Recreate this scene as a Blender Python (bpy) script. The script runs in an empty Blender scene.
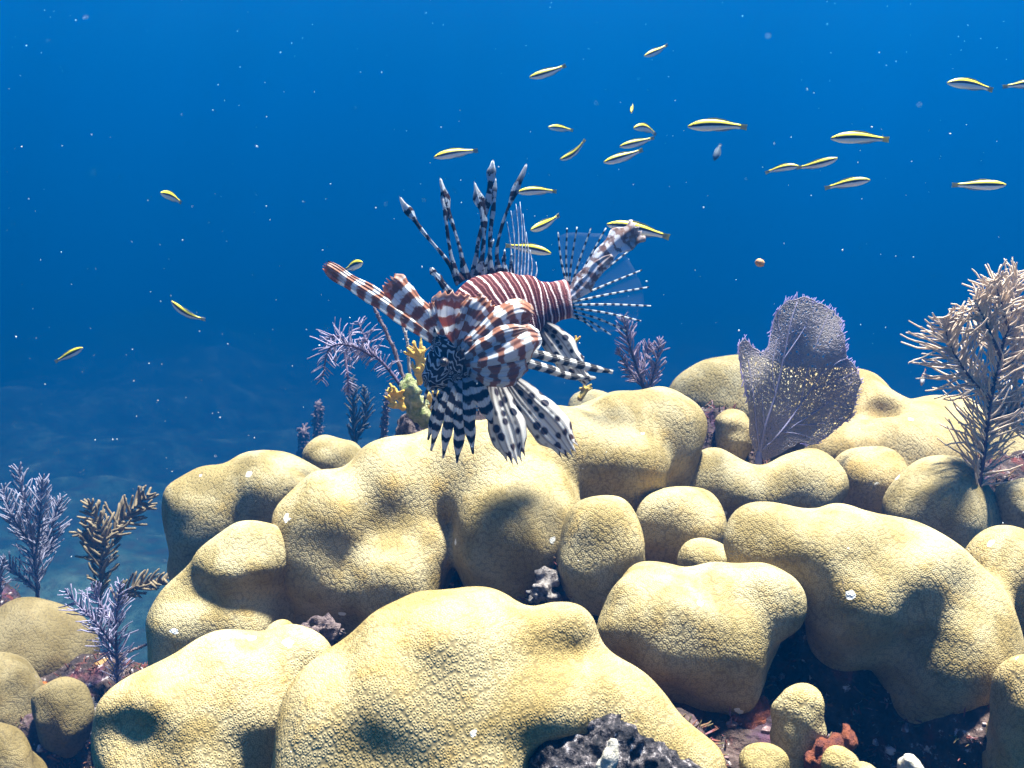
import bpy, bmesh, math, random
import numpy as np
from mathutils import Vector, Matrix
from mathutils.geometry import delaunay_2d_cdt

random.seed(7)
rng = np.random.default_rng(11)
S = bpy.context.scene
COL = S.collection

# ------------------------------------------------------------------ camera, sky, sun, exposure
FPX = 1000.0
PITCH = math.atan((384 - 230) / FPX)
FWD = Vector((0, math.cos(PITCH), -math.sin(PITCH)))
UPV = Vector((0, math.sin(PITCH), math.cos(PITCH)))
RGT = Vector((1, 0, 0))
cam = bpy.data.cameras.new('camera')
cam.sensor_width = 36.0
cam.lens = 36.0 * FPX / 1024
cam.clip_start = 0.02
cam.clip_end = 500
camo = bpy.data.objects.new('camera', cam)
COL.objects.link(camo)
camo.location = (0, 0, 0)
camo.rotation_euler = (math.pi / 2 - PITCH, 0, 0)
S.camera = camo
cam.dof.use_dof = True
cam.dof.focus_distance = 1.05
cam.dof.aperture_fstop = 18.0

SUN_DIR = Vector((0.17, 0.13, 0.97)).normalized()      # towards the sun
el = math.asin(SUN_DIR.z)
W_ = bpy.data.worlds.new('World')
S.world = W_
W_.use_nodes = True
nt = W_.node_tree
nt.nodes.clear()
sky = nt.nodes.new('ShaderNodeTexSky')
sky.sky_type = 'NISHITA'
sky.sun_disc = False
sky.sun_elevation = el
sky.sun_rotation = math.atan2(SUN_DIR.x, SUN_DIR.y)
bg = nt.nodes.new('ShaderNodeBackground')
bg.inputs['Strength'].default_value = 0.012
wo = nt.nodes.new('ShaderNodeOutputWorld')
nt.links.new(sky.outputs[0], bg.inputs[0])
nt.links.new(bg.outputs[0], wo.inputs[0])
sl = bpy.data.lights.new('sun', 'SUN')
sl.energy = 5.0
sl.angle = math.radians(6.0)
sl.color = (1.0, 0.95, 0.86)
so = bpy.data.objects.new('sun', sl)
COL.objects.link(so)
so.rotation_euler = SUN_DIR.to_track_quat('Z', 'Y').to_euler()
S.view_settings.view_transform = 'Standard'
S.view_settings.look = 'None'
S.view_settings.gamma = 1.0
S.view_settings.exposure = 4.62
S.view_settings.use_curve_mapping = False
S.cycles.max_bounces = 6
S.cycles.diffuse_bounces = 2
S.cycles.transparent_max_bounces = 24
S.cycles.use_denoising = True

SURF_Z = 7.0
HAZE_DENSITY = 0.16
HAZE_COLOR = (0.0001, 0.054, 0.198)


def Wp(px, py, d):
    return FWD * d + RGT * ((px - 512) / FPX * d) - UPV * ((py - 384) / FPX * d)


# ------------------------------------------------------------------ helpers
def link(name, me, mat=None, parent=None):
    o = bpy.data.objects.new(name, me)
    COL.objects.link(o)
    if mat:
        for m in (mat if isinstance(mat, (list, tuple)) else [mat]):
            o.data.materials.append(m)
    if parent:
        o.parent = parent
    return o


def tag(o, label=None, cat=None, group=None, kind=None):
    if label: o['label'] = label
    if cat: o['category'] = cat
    if group: o['group'] = group
    if kind: o['kind'] = kind
    return o


def mesh_np(name, verts, faces, smooth=True):
    me = bpy.data.meshes.new(name)
    verts = np.asarray(verts, dtype=np.float32)
    faces = np.asarray(faces, dtype=np.int32)
    nv, nf = len(verts), len(faces)
    k = faces.shape[1]
    me.vertices.add(nv)
    me.vertices.foreach_set('co', verts.ravel())
    me.loops.add(nf * k)
    me.loops.foreach_set('vertex_index', faces.ravel())
    me.polygons.add(nf)
    me.polygons.foreach_set('loop_start', np.arange(0, nf * k, k, dtype=np.int32))
    me.polygons.foreach_set('loop_total', np.full(nf, k, dtype=np.int32))
    me.update(calc_edges=True)
    me.validate()
    if smooth:
        me.polygons.foreach_set('use_smooth', np.ones(len(me.polygons), dtype=bool))
    return me


def recenter(o, base=True):
    """put the object's origin at the foot of its mesh"""
    me = o.data
    n = len(me.vertices)
    co = np.empty(n * 3, dtype=np.float32)
    me.vertices.foreach_get('co', co)
    co = co.reshape(-1, 3)
    c = (co.min(0) + co.max(0)) / 2
    if base: c[2] = co[:, 2].min()
    me.vertices.foreach_set('co', (co - c).ravel())
    o.location = c.tolist()
    me.update()
    return o


class MB:
    """collects quads and tubes into one mesh"""
    def __init__(self):
        self.v, self.f, self.uv, self.n = [], [], [], 0

    def tube(self, pts, radii, sides=6, cap=True, ulen=None, uvs=1.0):
        pts = [Vector(p) for p in pts]
        n = len(pts)
        if not hasattr(radii, '__len__'): radii = [radii] * n
        t0 = (pts[1] - pts[0]).normalized()
        a = Vector((0, 0, 1)) if abs(t0.z) < 0.9 else Vector((1, 0, 0))
        nrm = t0.cross(a).normalized()
        base = self.n
        acc = 0
        for i in range(n):
            if i == 0: t = pts[1] - pts[0]
            elif i == n - 1: t = pts[-1] - pts[-2]
            else: t = pts[i + 1] - pts[i - 1]
            t.normalize()
            nrm = (nrm - t * nrm.dot(t)).normalized()
            b = t.cross(nrm)
            if i: acc += (pts[i] - pts[i - 1]).length
            for k in range(sides):
                an = 2 * math.pi * k / sides
                self.v.append(pts[i] + (nrm * math.cos(an) + b * math.sin(an)) * radii[i])
                self.uv.append((acc * uvs, i / (n - 1)))
        for i in range(n - 1):
            for k in range(sides):
                k2 = (k + 1) % sides
                self.f.append((base + i * sides + k, base + i * sides + k2,
                               base + (i + 1) * sides + k2, base + (i + 1) * sides + k))
        self.n += n * sides
        if cap:
            e = pts[-1] + (pts[-1] - pts[-2]).normalized() * radii[-1] * 0.9
            self.v.append(e); self.uv.append((acc * uvs, 1))
            for k in range(sides):
                a_ = base + (n - 1) * sides + k
                b_ = base + (n - 1) * sides + (k + 1) % sides
                self.f.append((a_, b_, self.n))
            self.n += 1

    def build(self, name, mat, parent=None, smooth=True):
        me = bpy.data.meshes.new(name)
        me.from_pydata([tuple(v) for v in self.v], [], self.f)
        uvl = me.uv_layers.new(name='UVMap')
        for l in me.loops:
            uvl.data[l.index].uv = self.uv[l.vertex_index]
        if smooth:
            me.polygons.foreach_set('use_smooth', np.ones(len(me.polygons), dtype=bool))
        return link(name, me, mat, parent)


def catmull(pts, n):
    pts = [Vector(p) for p in pts]
    if len(pts) == 2:
        return [pts[0].lerp(pts[1], i / (n - 1)) for i in range(n)]
    P = [2 * pts[0] - pts[1]] + pts + [2 * pts[-1] - pts[-2]]
    m = len(pts) - 1
    out = []
    for i in range(n):
        u = i / (n - 1) * m
        k = min(int(u), m - 1)
        t = u - k
        a, b, c, d = P[k:k + 4]
        out.append(0.5 * ((2 * b) + (c - a) * t + (2 * a - 5 * b + 4 * c - d) * t * t + (3 * b - a - 3 * c + d) * t ** 3))
    return out


def lin(vals, n):
    m = len(vals) - 1
    out = []
    for i in range(n):
        u = i / (n - 1) * m
        k = min(int(u), m - 1)
        t = u - k
        t = t * t * (3 - 2 * t)
        out.append(vals[k] * (1 - t) + vals[k + 1] * t)
    return out


# ------------------------------------------------------------------ implicit surfaces
def sine_noise(seed, freq, n=14):
    r = np.random.default_rng(seed)
    K = r.normal(size=(n, 3))
    K /= np.linalg.norm(K, axis=1, keepdims=True)
    K *= freq * r.uniform(0.6, 1.5, size=(n, 1))
    ph = r.uniform(0, 6.28, n)

    def f(X, Y, Z):
        s = np.zeros_like(X)
        for k, p in zip(K, ph):
            s += np.sin(X * k[0] + Y * k[1] + Z * k[2] + p)
        return s / math.sqrt(n)
    return f


def fold_noise(seed, freq):
    f = sine_noise(seed, freq, 9)
    return lambda X, Y, Z: 0.75 - np.sqrt(f(X, Y, Z) ** 2 + 0.02)


def surface_nets(F, org, h):
    F = F.astype(np.float32)
    nx, ny, nz = F.shape
    ins = F < 0
    cs = (nx - 1, ny - 1, nz - 1)
    acc = np.zeros(cs + (3,), np.float32)
    cnt = np.zeros(cs, np.float32)
    for ax in range(3):
        a = [slice(None)] * 3; b = [slice(None)] * 3
        a[ax] = slice(0, -1); b[ax] = slice(1, None)
        fa, fb = F[tuple(a)], F[tuple(b)]
        cr = (fa < 0) != (fb < 0)
        den = np.where(cr, fa - fb, 1)
        t = np.where(cr, fa / den, 0)
        o1, o2 = [x for x in range(3) if x != ax]
        for i in (0, 1):
            for j in (0, 1):
                sl_ = [slice(None)] * 3
                sl_[o1] = slice(i, F.shape[o1] - 1 + i)
                sl_[o2] = slice(j, F.shape[o2] - 1 + j)
                c = cr[tuple(sl_)]
                cnt += c
                acc[..., ax] += np.where(c, t[tuple(sl_)], 0)
                if i: acc[..., o1] += c
                if j: acc[..., o2] += c
    act = cnt > 0
    ids = np.full(cs, -1, np.int64)
    ids[act] = np.arange(act.sum())
    pos = acc[act] / cnt[act][:, None]
    base = np.argwhere(act).astype(np.float32)
    V = (base + pos) * h + np.asarray(org, np.float32)
    quads = []
    for ax in range(3):
        a = [slice(None)] * 3; b = [slice(None)] * 3
        a[ax] = slice(0, -1); b[ax] = slice(1, None)
        cr = ins[tuple(a)] != ins[tuple(b)]
        o1, o2 = [(1, 2), (2, 0), (0, 1)][ax]
        m = np.argwhere(cr)
        ok = (m[:, o1] > 0) & (m[:, o2] > 0) & (m[:, o1] < F.shape[o1] - 1) & (m[:, o2] < F.shape[o2] - 1)
        m = m[ok]
        flip = ins[tuple(a)][tuple(m.T)]

        def cell(d1, d2):
            q = m.copy(); q[:, o1] += d1; q[:, o2] += d2
            return ids[q[:, 0], q[:, 1], q[:, 2]]
        c00, c10, c11, c01 = cell(-1, -1), cell(0, -1), cell(0, 0), cell(-1, 0)
        q = np.stack([c00, c10, c11, c01], 1)
        q[~flip] = q[~flip][:, ::-1]
        quads.append(q)
    Q = np.concatenate(quads)
    Q = Q[(Q >= 0).all(1)]
    return V, Q


def blob_mesh(name, prims, k, h, noises=(), carve=()):
    """prims: (a, b, ra, rb) rounded cones in world space, smooth-joined over k"""
    A = np.array([[*p[0]] for p in prims]); B = np.array([[*p[1]] for p in prims])
    R = np.array([max(p[2], p[3]) for p in prims])
    pad = 0.35 * k + 3 * h + sum(abs(a) for _, a in noises) * 2.2
    lo = np.minimum(A, B).min(0) - R.max() - pad
    hi = np.maximum(A, B).max(0) + R.max() + pad
    lo = np.minimum((A - R[:, None]).min(0), (B - R[:, None]).min(0)) - pad
    hi = np.maximum((A + R[:, None]).max(0), (B + R[:, None]).max(0)) + pad
    n = np.ceil((hi - lo) / h).astype(int) + 1
    X, Y, Z = np.meshgrid(*[lo[i] + h * np.arange(n[i]) for i in range(3)], indexing='ij')
    X = X.astype(np.float32); Y = Y.astype(np.float32); Z = Z.astype(np.float32)
    D = None
    for a, b, ra, rb in prims:
        ab = np.array(b) - np.array(a)
        L2 = float(ab @ ab)
        if L2 < 1e-10:
            d = np.sqrt((X - a[0]) ** 2 + (Y - a[1]) ** 2 + (Z - a[2]) ** 2) - ra
        else:
            t = np.clip(((X - a[0]) * ab[0] + (Y - a[1]) * ab[1] + (Z - a[2]) * ab[2]) / L2, 0, 1)
            d = np.sqrt((X - a[0] - t * ab[0]) ** 2 + (Y - a[1] - t * ab[1]) ** 2 + (Z - a[2] - t * ab[2]) ** 2) - (ra + (rb - ra) * t)
        if D is None: D = d
        else:
            hh = np.clip(0.5 + 0.5 * (D - d) / k, 0, 1)
            D = D * (1 - hh) + d * hh - k * hh * (1 - hh)
    for a, r, kk in carve:
        d = -(np.sqrt((X - a[0]) ** 2 + (Y - a[1]) ** 2 + (Z - a[2]) ** 2) - r)
        hh = np.clip(0.5 - 0.5 * (D - d) / kk, 0, 1)
        D = D * (1 - hh) + d * hh + kk * hh * (1 - hh)
        D = np.maximum(D, -1)
    for f, amp in noises:
        D = D + amp * f(X, Y, Z)
    V, Q = surface_nets(D, lo, h)
    return mesh_np(name, V, Q)


# ------------------------------------------------------------------ material helpers
class Mat:
    def __init__(self, name):
        self.m = bpy.data.materials.new(name)
        self.m.use_nodes = True
        self.t = self.m.node_tree
        self.t.nodes.clear()
        self.out = self.n('ShaderNodeOutputMaterial')

    def n(self, typ, ins=None, **kw):
        nd = self.t.nodes.new(typ)
        for k, v in kw.items(): setattr(nd, k, v)
        for k, v in (ins or {}).items():
            sock = nd.inputs[k]
            if isinstance(v, bpy.types.NodeSocket): self.t.links.new(v, sock)
            elif isinstance(v, bpy.types.Node): self.t.links.new(v.outputs[0], sock)
            else:
                if sock.type == 'RGBA' and len(v) == 3: v = (*v, 1)
                sock.default_value = v
        return nd

    def math(self, op, a, b=0.0, c=0.0, clamp=False):
        return self.n('ShaderNodeMath', {0: a, 1: b, 2: c}, operation=op, use_clamp=clamp).outputs[0]

    def ramp(self, fac, stops, interp='LINEAR'):
        r = self.n('ShaderNodeValToRGB', {0: fac})
        r.color_ramp.interpolation = interp
        e = r.color_ramp.elements
        while len(e) < len(stops): e.new(0.5)
        for x, (p, c) in zip(e, stops):
            x.position = p
            x.color = (*c, 1) if hasattr(c, '__len__') else (c, c, c, 1)
        return r.outputs[0]

    def mix(self, f, a, b, mode='MIX'):
        nd = self.n('ShaderNodeMix', data_type='RGBA', blend_type=mode)
        for idx, v in ((0, f), (6, a), (7, b)):
            s = nd.inputs[idx]
            if isinstance(v, bpy.types.NodeSocket): self.t.links.new(v, s)
            elif idx == 0: s.default_value = v
            else: s.default_value = (*v, 1)
        return nd.outputs[2]

    def noise(self, co, scale, detail=3, rough=0.55, dist=0.0):
        return self.n('ShaderNodeTexNoise', {'Vector': co, 'Scale': scale, 'Detail': detail, 'Roughness': rough, 'Distortion': dist}).outputs[0]

    def vor(self, co, scale, feature='F1', rand=1.0):
        return self.n('ShaderNodeTexVoronoi', {'Vector': co, 'Scale': scale, 'Randomness': rand}, feature=feature)

    def bsdf(self, color, rough=0.7, normal=None, spec=0.25, sub=0.0):
        i = {'Base Color': color, 'Roughness': rough, 'Specular IOR Level': spec}
        if normal is not None: i['Normal'] = normal
        b = self.n('ShaderNodeBsdfPrincipled', i)
        return b

    def done(self, sh):
        self.t.links.new(sh if isinstance(sh, bpy.types.NodeSocket) else sh.outputs[0], self.out.inputs[0])
        return self.m


def coral_material(name, ca, cb, cc, bites=True, poly=0.0036):
    M = Mat(name)
    co = M.n('ShaderNodeTexCoord').outputs['Object']
    geo = M.n('ShaderNodeNewGeometry').outputs['Position']
    wob = M.n('ShaderNodeTexNoise', {'Vector': geo, 'Scale': 60.0, 'Detail': 2.0})
    # polyps lie on the skin: flat cells projected along the three axes of a tilted frame
    nrm = M.n('ShaderNodeNewGeometry').outputs['Normal']
    E = [Vector((0.0, -0.62, 0.785)), Vector((0.80, 0.47, 0.372))]
    E[1] = (E[1] - E[0] * E[1].dot(E[0])).normalized()
    E.append(E[0].cross(E[1]))
    def dot(sock, e):
        return M.n('ShaderNodeVectorMath', {0: sock, 1: tuple(e)}, operation='DOT_PRODUCT').outputs['Value']
    P3 = [dot(geo, e) for e in E]
    W3 = [M.math('ABSOLUTE', dot(nrm, e)) for e in E]
    D3 = []
    for i in range(3):
        cv = M.n('ShaderNodeCombineXYZ', {0: P3[(i + 1) % 3], 1: P3[(i + 2) % 3], 2: 0.0}).outputs[0]
        vt = M.n('ShaderNodeTexVoronoi', {'Vector': cv, 'Scale': 1 / poly, 'Randomness': 0.78}, voronoi_dimensions='2D')
        D3.append(vt.outputs['Distance'])
    s1 = M.math('GREATER_THAN', W3[1], M.math('MAXIMUM', W3[0], W3[2]))
    s2 = M.math('GREATER_THAN', W3[2], M.math('MAXIMUM', W3[0], W3[1]))
    def pick(f, x0, x1):
        return M.math('ADD', M.math('MULTIPLY', x0, M.math('SUBTRACT', 1.0, f)), M.math('MULTIPLY', x1, f))
    d = pick(s2, pick(s1, D3[0], D3[1]), D3[2])
    hgt = M.ramp(d, [(0.0, 0.30), (0.12, 0.45), (0.27, 1.0), (0.48, 0.55), (0.7, 0.25)])
    big = M.noise(geo, 9.0, 4, 0.55)
    mid = M.noise(geo, 30.0, 4, 0.6)
    c = M.mix(M.ramp(big, [(0.38, 0.0), (0.62, 1.0)]), ca, cb)
    c = M.mix(M.ramp(mid, [(0.50, 0.0), (0.72, 0.8)]), c, cc)
    olive = M.ramp(M.noise(geo, 16.0, 5, 0.6, 0.4), [(0.44, 0.0), (0.62, 0.85)])
    c = M.mix(olive, c, (ca[0] * .60, ca[1] * .55, ca[2] * .38))
    bare = M.ramp(M.noise(geo, 26.0, 6, 0.7), [(0.69, 0.0), (0.72, 0.8)])
    fine = M.noise(geo, 900.0, 2, 0.6)
    pol = M.ramp(d, [(0.0, 0.50), (0.12, 0.66), (0.28, 1.12), (0.46, 0.80), (0.64, 0.64), (0.9, 0.56)])
    c = M.mix(1.0, c, pol, 'MULTIPLY')
    c = M.mix(M.ramp(fine, [(0.35, 0.25), (0.6, 0.0)]), c, (0.10, 0.075, 0.03))
    c = M.mix(bare, c, M.ramp(M.noise(geo, 200.0, 3, 0.6), [(0.4, (0.10, 0.07, 0.06)), (0.6, (0.30, 0.24, 0.24))]))
    if bites:
        b = M.vor(geo, 17.0)
        bd = M.math('ADD', b.outputs['Distance'], M.math('MULTIPLY', M.math('SUBTRACT', M.noise(geo, 120.0, 2), 0.5), 0.16))
        rnd = M.n('ShaderNodeSeparateColor', {0: b.outputs['Color']}).outputs[0]
        lim = M.math('MULTIPLY', M.math('GREATER_THAN', rnd, 0.50), 0.085)
        c = M.mix(M.math('LESS_THAN', bd, lim), c, (0.80, 0.80, 0.76))
    rnd_o = M.n('ShaderNodeObjectInfo').outputs['Random']
    c = M.mix(1.0, c, M.ramp(rnd_o, [(0.0, (0.86, 0.84, 0.80)), (0.5, (1, 1, 1)), (1.0, (1.02, 0.94, 0.82))]), 'MULTIPLY')
    h2 = M.math('ADD', hgt, M.math('MULTIPLY', fine, 0.35))
    bump = M.n('ShaderNodeBump', {'Strength': 0.7, 'Distance': 0.0009, 'Height': h2}).outputs[0]
    bump = M.n('ShaderNodeBump', {'Strength': 0.35, 'Distance': 0.008, 'Height': M.noise(geo, 30.0, 2, 0.5), 'Normal': bump}).outputs[0]
    return M.done(M.bsdf(c, 0.75, bump, 0.15))


m_coral = coral_material('boulder_coral', (0.405, 0.328, 0.168), (0.415, 0.352, 0.205), (0.41, 0.275, 0.080))
m_coral_shade = coral_material('coral_painted_shade', (0.20, 0.155, 0.07), (0.22, 0.175, 0.09), (0.18, 0.12, 0.045))  # darker copy of the boulder coral: the outcrop's shade painted into its colours
m_coral_brown = coral_material('brown_coral', (0.36, 0.20, 0.075), (0.40, 0.24, 0.10), (0.33, 0.13, 0.06), bites=False)


def rock_material(name, crust=False):
    M = Mat(name)
    geo = M.n('ShaderNodeNewGeometry').outputs['Position']
    a = M.noise(geo, 35.0, 6, 0.65)
    b = M.noise(geo, 14.0, 4, 0.6, 0.6)
    c = M.ramp(a, [(0.3, (0.010, 0.008, 0.010)), (0.48, (0.035, 0.023, 0.02)), (0.6, (0.07, 0.045, 0.038)), (0.75, (0.2, 0.15, 0.14))])
    red = M.ramp(M.noise(geo, 22.0, 5, 0.6), [(0.55, 0.0), (0.68, 0.8)])
    c = M.mix(red, c, (0.12, 0.022, 0.015))
    c = M.mix(M.ramp(b, [(0.58, 0.0), (0.68, 0.7)]), c, (0.06, 0.028, 0.055))
    wht = M.ramp(M.noise(geo, 70.0, 4, 0.65), [(0.62, 0.0), (0.70, 1.0)])
    c = M.mix(M.math('MULTIPLY', wht, 0.75), c, (0.55, 0.50, 0.50))
    if crust:
        c = M.ramp(M.noise(geo, 130.0, 4, 0.7), [(0.40, (0.008, 0.008, 0.010)), (0.52, (0.035, 0.03, 0.032)), (0.60, (0.13, 0.11, 0.11)), (0.68, (0.5, 0.46, 0.46))])
    org = M.ramp(M.noise(geo, 28.0, 3, 0.6, 1.0), [(0.68, 0.0), (0.74, 0.8)])
    c = M.mix(org, c, (0.40, 0.12, 0.02))
    h = M.math('ADD', M.noise(geo, 90.0, 5, 0.7), M.math('MULTIPLY', M.vor(geo, 130.0).outputs['Distance'], 0.6))
    bump = M.n('ShaderNodeBump', {'Strength': 1.0, 'Distance': 0.008, 'Height': h}).outputs[0]
    return M.done(M.bsdf(c, 0.85, bump, 0.15))


m_rock = rock_material('encrusted_reef_rock')


def simple(name, ca, cb, scale=60.0, rough=0.7, bump=0.0, trans=0.0, spec=0.2):
    M = Mat(name)
    geo = M.n('ShaderNodeNewGeometry').outputs['Position']
    c = M.mix(M.ramp(M.noise(geo, scale, 4, 0.6), [(0.35, 0.0), (0.65, 1.0)]), ca, cb)
    nrm = None
    if bump:
        nrm = M.n('ShaderNodeBump', {'Strength': 1.0, 'Distance': bump, 'Height': M.noise(geo, scale * 4, 4, 0.65)}).outputs[0]
    b = M.bsdf(c, rough, nrm, spec)
    if trans:
        tr = M.n('ShaderNodeBsdfTranslucent', {'Color': c})
        mx = M.n('ShaderNodeMixShader', {0: trans, 1: b.outputs[0], 2: tr.outputs[0]})
        return M.done(mx)
    return M.done(b)


# ------------------------------------------------------------------ setting: water, surface gobo, seabed
M = Mat('sea_water')
pv = M.n('ShaderNodeVolumePrincipled', {'Color': HAZE_COLOR, 'Density': HAZE_DENSITY, 'Anisotropy': 0.28})
M.t.links.new(pv.outputs[0], M.out.inputs['Volume'])
bm = bmesh.new()
bmesh.ops.create_cube(bm, size=1.0)
for v in bm.verts:
    v.co = Vector((v.co.x * 90, v.co.y * 90 + 20, -4.0 if v.co.z < 0 else SURF_Z - 0.05))
me = bpy.data.meshes.new('haze'); bm.to_mesh(me); bm.free()
tag(link('haze', me, M.m), kind='stuff')

M = Mat('sun_dapple_gobo')  # unseen flat sheet added overhead; its patchy tint dapples the sunlight
geo = M.n('ShaderNodeNewGeometry').outputs['Position']
wv = M.noise(geo, 1.8, 2, 0.5, 1.2)
wv2 = M.noise(geo, 4.5, 2, 0.5, 1.5)
wf = M.math('ADD', M.math('MULTIPLY', wv, 0.65), M.math('MULTIPLY', wv2, 0.35))
c = M.ramp(wf, [(0.40, (0.22, 0.27, 0.30)), (0.50, (0.88, 0.93, 0.95)), (0.58, (0.95, 1, 1))])
M.done(M.n('ShaderNodeBsdfTransparent', {'Color': c}))
me = mesh_np('water_surface_gobo', [(-46, -26, SURF_Z), (46, -26, SURF_Z), (46, 66, SURF_Z), (-46, 66, SURF_Z)], [(0, 1, 2, 3)])
tag(link('water_surface_gobo', me, M.m), kind='structure')

# seabed: one sheet to the horizon, finer near the reef
xs = np.sinh(np.linspace(-3.6, 3.6, 320)) / math.sinh(3.6) * 60
ys = 2.0 + np.sinh(np.linspace(-2.6, 3.8, 320)) / math.sinh(3.8) * 80
X, Y = np.meshgrid(xs, ys, indexing='ij')
n1, n2, n3 = sine_noise(3, 0.8), sine_noise(4, 2.4), sine_noise(5, 7.0)
Zb = -3.5 + 0.30 * n1(X, Y, X * 0) + 0.22 * n2(X, Y, X * 0) + 0.06 * n3(X, Y, X * 0)
ds = np.hypot(X, Y)
Zb += 2.0 / (1 + (np.hypot(X + 0.2, Y - 1.2) / 2.3) ** 4)
nx, ny = X.shape
V = np.stack([X, Y, Zb], -1).reshape(-1, 3)
ii = np.arange(nx * ny).reshape(nx, ny)
Q = np.stack([ii[:-1, :-1], ii[1:, :-1], ii[1:, 1:], ii[:-1, 1:]], -1).reshape(-1, 4)
M = Mat('sand_and_rubble')
geo = M.n('ShaderNodeNewGeometry').outputs['Position']
c = M.ramp(M.noise(geo, 1.7, 6, 0.68, 0.0), [(0.40, (0.02, 0.06, 0.058)), (0.54, (0.05, 0.12, 0.105)), (0.68, (0.13, 0.22, 0.18))])
c = M.mix(M.ramp(M.noise(geo, 6.0, 4, 0.6), [(0.45, 0.0), (0.65, 0.6)]), c, (0.05, 0.045, 0.03))
bump = M.n('ShaderNodeBump', {'Strength': 1.0, 'Distance': 0.05, 'Height': M.noise(geo, 9.0, 6, 0.65)}).outputs[0]
tag(link('seabed', mesh_np('seabed', V, Q), M.done(M.bsdf(c, 0.9, bump, 0.1))), kind='structure')

# ------------------------------------------------------------------ the coral mound
ROCK = []          # rounded cones of the rock underneath


def lobe(label, d, prims, k=30, mat=None, down=0.07, noise=0.0058, h=None, carve=(), cat='coral', name='boulder_coral_lobe',
         group='boulder coral lobes', rock=True, seed=None, taper=0.8):
    P = []
    for p in prims:
        px, py, r = p[:3]
        dd = p[3] if len(p) > 3 else 0.0
        a = Wp(px, py, d + dd)
        rw = r * (d + dd) / FPX
        dn = p[4] if len(p) > 4 else down
        b = a + Vector((0, 0.35 * dn, -dn))
        P.append((tuple(a), tuple(b), rw, rw * taper))
        if rock:
            rr = rw * 0.55
            q = a + Vector((0, 0.02 + 0.15 * rw, -0.045 - 0.55 * rw))
            ROCK.append((tuple(q), tuple(q + Vector((0, 0.03, -0.12))), rr, rr * 1.3))
    s = seed if seed is not None else (hash(label) if False else sum(ord(ch) * (i + 1) for i, ch in enumerate(label)) % 9973)
    kk = k * d / FPX
    if h is None:
        h = max(0.0022, 3.2 * d / FPX) if len(prims) > 2 else max(0.0020, 2.4 * d / FPX)
    cv = [(tuple(Wp(x, y, dz)), r * dz / FPX, ck * dz / FPX) for x, y, r, dz, ck in carve]
    rmean = sum(p[2] for p in prims) / len(prims) * d / FPX
    nz = [(sine_noise(s, 1.9 / max(rmean, 0.012)), noise * min(1.0, rmean / 0.05)), (sine_noise(s + 1, 4.6 / max(rmean, 0.012)), noise * 0.48 * min(1.0, rmean / 0.05)), (fold_noise(s + 3, 1.5 / max(rmean, 0.012)), 0.0065 * min(1.0, rmean / 0.05)), (sine_noise(s + 2, 85), 0.0011)]
    me = blob_mesh(name, P, kk, h, nz, cv)
    o = recenter(link(name, me, mat or m_coral))
    tag(o, label, cat, group)
    return o


# large lobes, front to back
lobe('biggest pale yellow coral lobe, filling the bottom centre in the foreground', 0.80,
     [(360, 800, 92), (345, 735, 78), (430, 690, 92), (455, 650, 62), (520, 720, 72, 0.0), (570, 700, 55), (630, 738, 50), (685, 768, 46),
      (490, 640, 48, 0.03), (560, 628, 27, 0.01), (450, 790, 110)],
     k=36, carve=[(575, 795, 50, 0.735, 4), (640, 800, 52, 0.735, 4), (606, 772, 44, 0.72, 4), (510, 628, 17, 0.755, 6)], noise=0.004)
lobe('broad smooth coral lobe at the bottom left, just above the frame edge', 0.92,
     [(185, 755, 84), (228, 706, 62), (165, 735, 60), (315, 668, 26, 0.02), (275, 700, 40)], k=34)
lobe('slanting coral lobe with an orange ridge, on the left flank of the mound', 1.14,
     [(200, 622, 46), (235, 575, 42), (262, 560, 36, 0.02), (240, 625, 40), (190, 650, 40)], k=22)
lobe('rounded coral lobe at the far left of the mound top, dimpled across its crown', 1.42,
     [(216, 512, 50), (268, 497, 46), (300, 500, 38, 0.03), (200, 540, 36)], k=20)
lobe('low pale coral hump behind the left crest, under the dark sea rods', 1.62,
     [(330, 463, 28), (350, 470, 24)], k=20)
lobe('largest merged coral lobe, several bulges long, right below the lionfish', 1.20,
     [(330, 525, 60), (330, 570, 54), (392, 585, 48, -0.03), (412, 540, 44, -0.005), (395, 490, 56, 0.02), (445, 488, 50, 0.03), (470, 470, 54, 0.04), (520, 515, 58, -0.02), (518, 538, 66, -0.03),
      (490, 480, 56, 0.02), (560, 455, 52, 0.07), (610, 440, 50, 0.1), (662, 436, 50, 0.12), (630, 460, 42, 0.06)],
     k=20, noise=0.005)
lobe('egg-shaped coral lobe standing upright in the middle of the mound', 1.10,
     [(600, 532, 38), (600, 570, 41)], k=30)
lobe('round coral ball just right of the upright egg-shaped lobe', 1.22, [(683, 527, 45)])
lobe('small round coral button wedged under the round ball', 1.13, [(705, 562, 29)], down=0.04)
lobe('kidney-shaped coral lobe at the foot of the purple sea fan', 1.34,
     [(712, 482, 36), (755, 494, 33), (802, 488, 40)], k=26)
lobe('heart-topped coral lobe overhanging a dark hollow, lower centre right', 0.98,
     [(652, 618, 50), (700, 632, 56), (752, 610, 48), (715, 660, 40), (645, 650, 38)], k=34, down=0.03)
lobe('large spreading coral lobe on the right side, with two drooping bulges', 1.04,
     [(768, 545, 42), (835, 560, 56), (905, 580, 62), (960, 620, 56), (950, 665, 56, -0.02), (850, 610, 45, -0.03), (935, 690, 42, 0.0), (1015, 572, 46, 0.05)],
     k=34, noise=0.004, down=0.03)
lobe('smooth domed coral lobe at the foot of the tall feathery sea plume', 1.32, [(940, 515, 54), (935, 525, 52)], k=20)
lobe('coral ball between the kidney-shaped lobe and the smooth dome', 1.44, [(873, 482, 34)])
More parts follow.
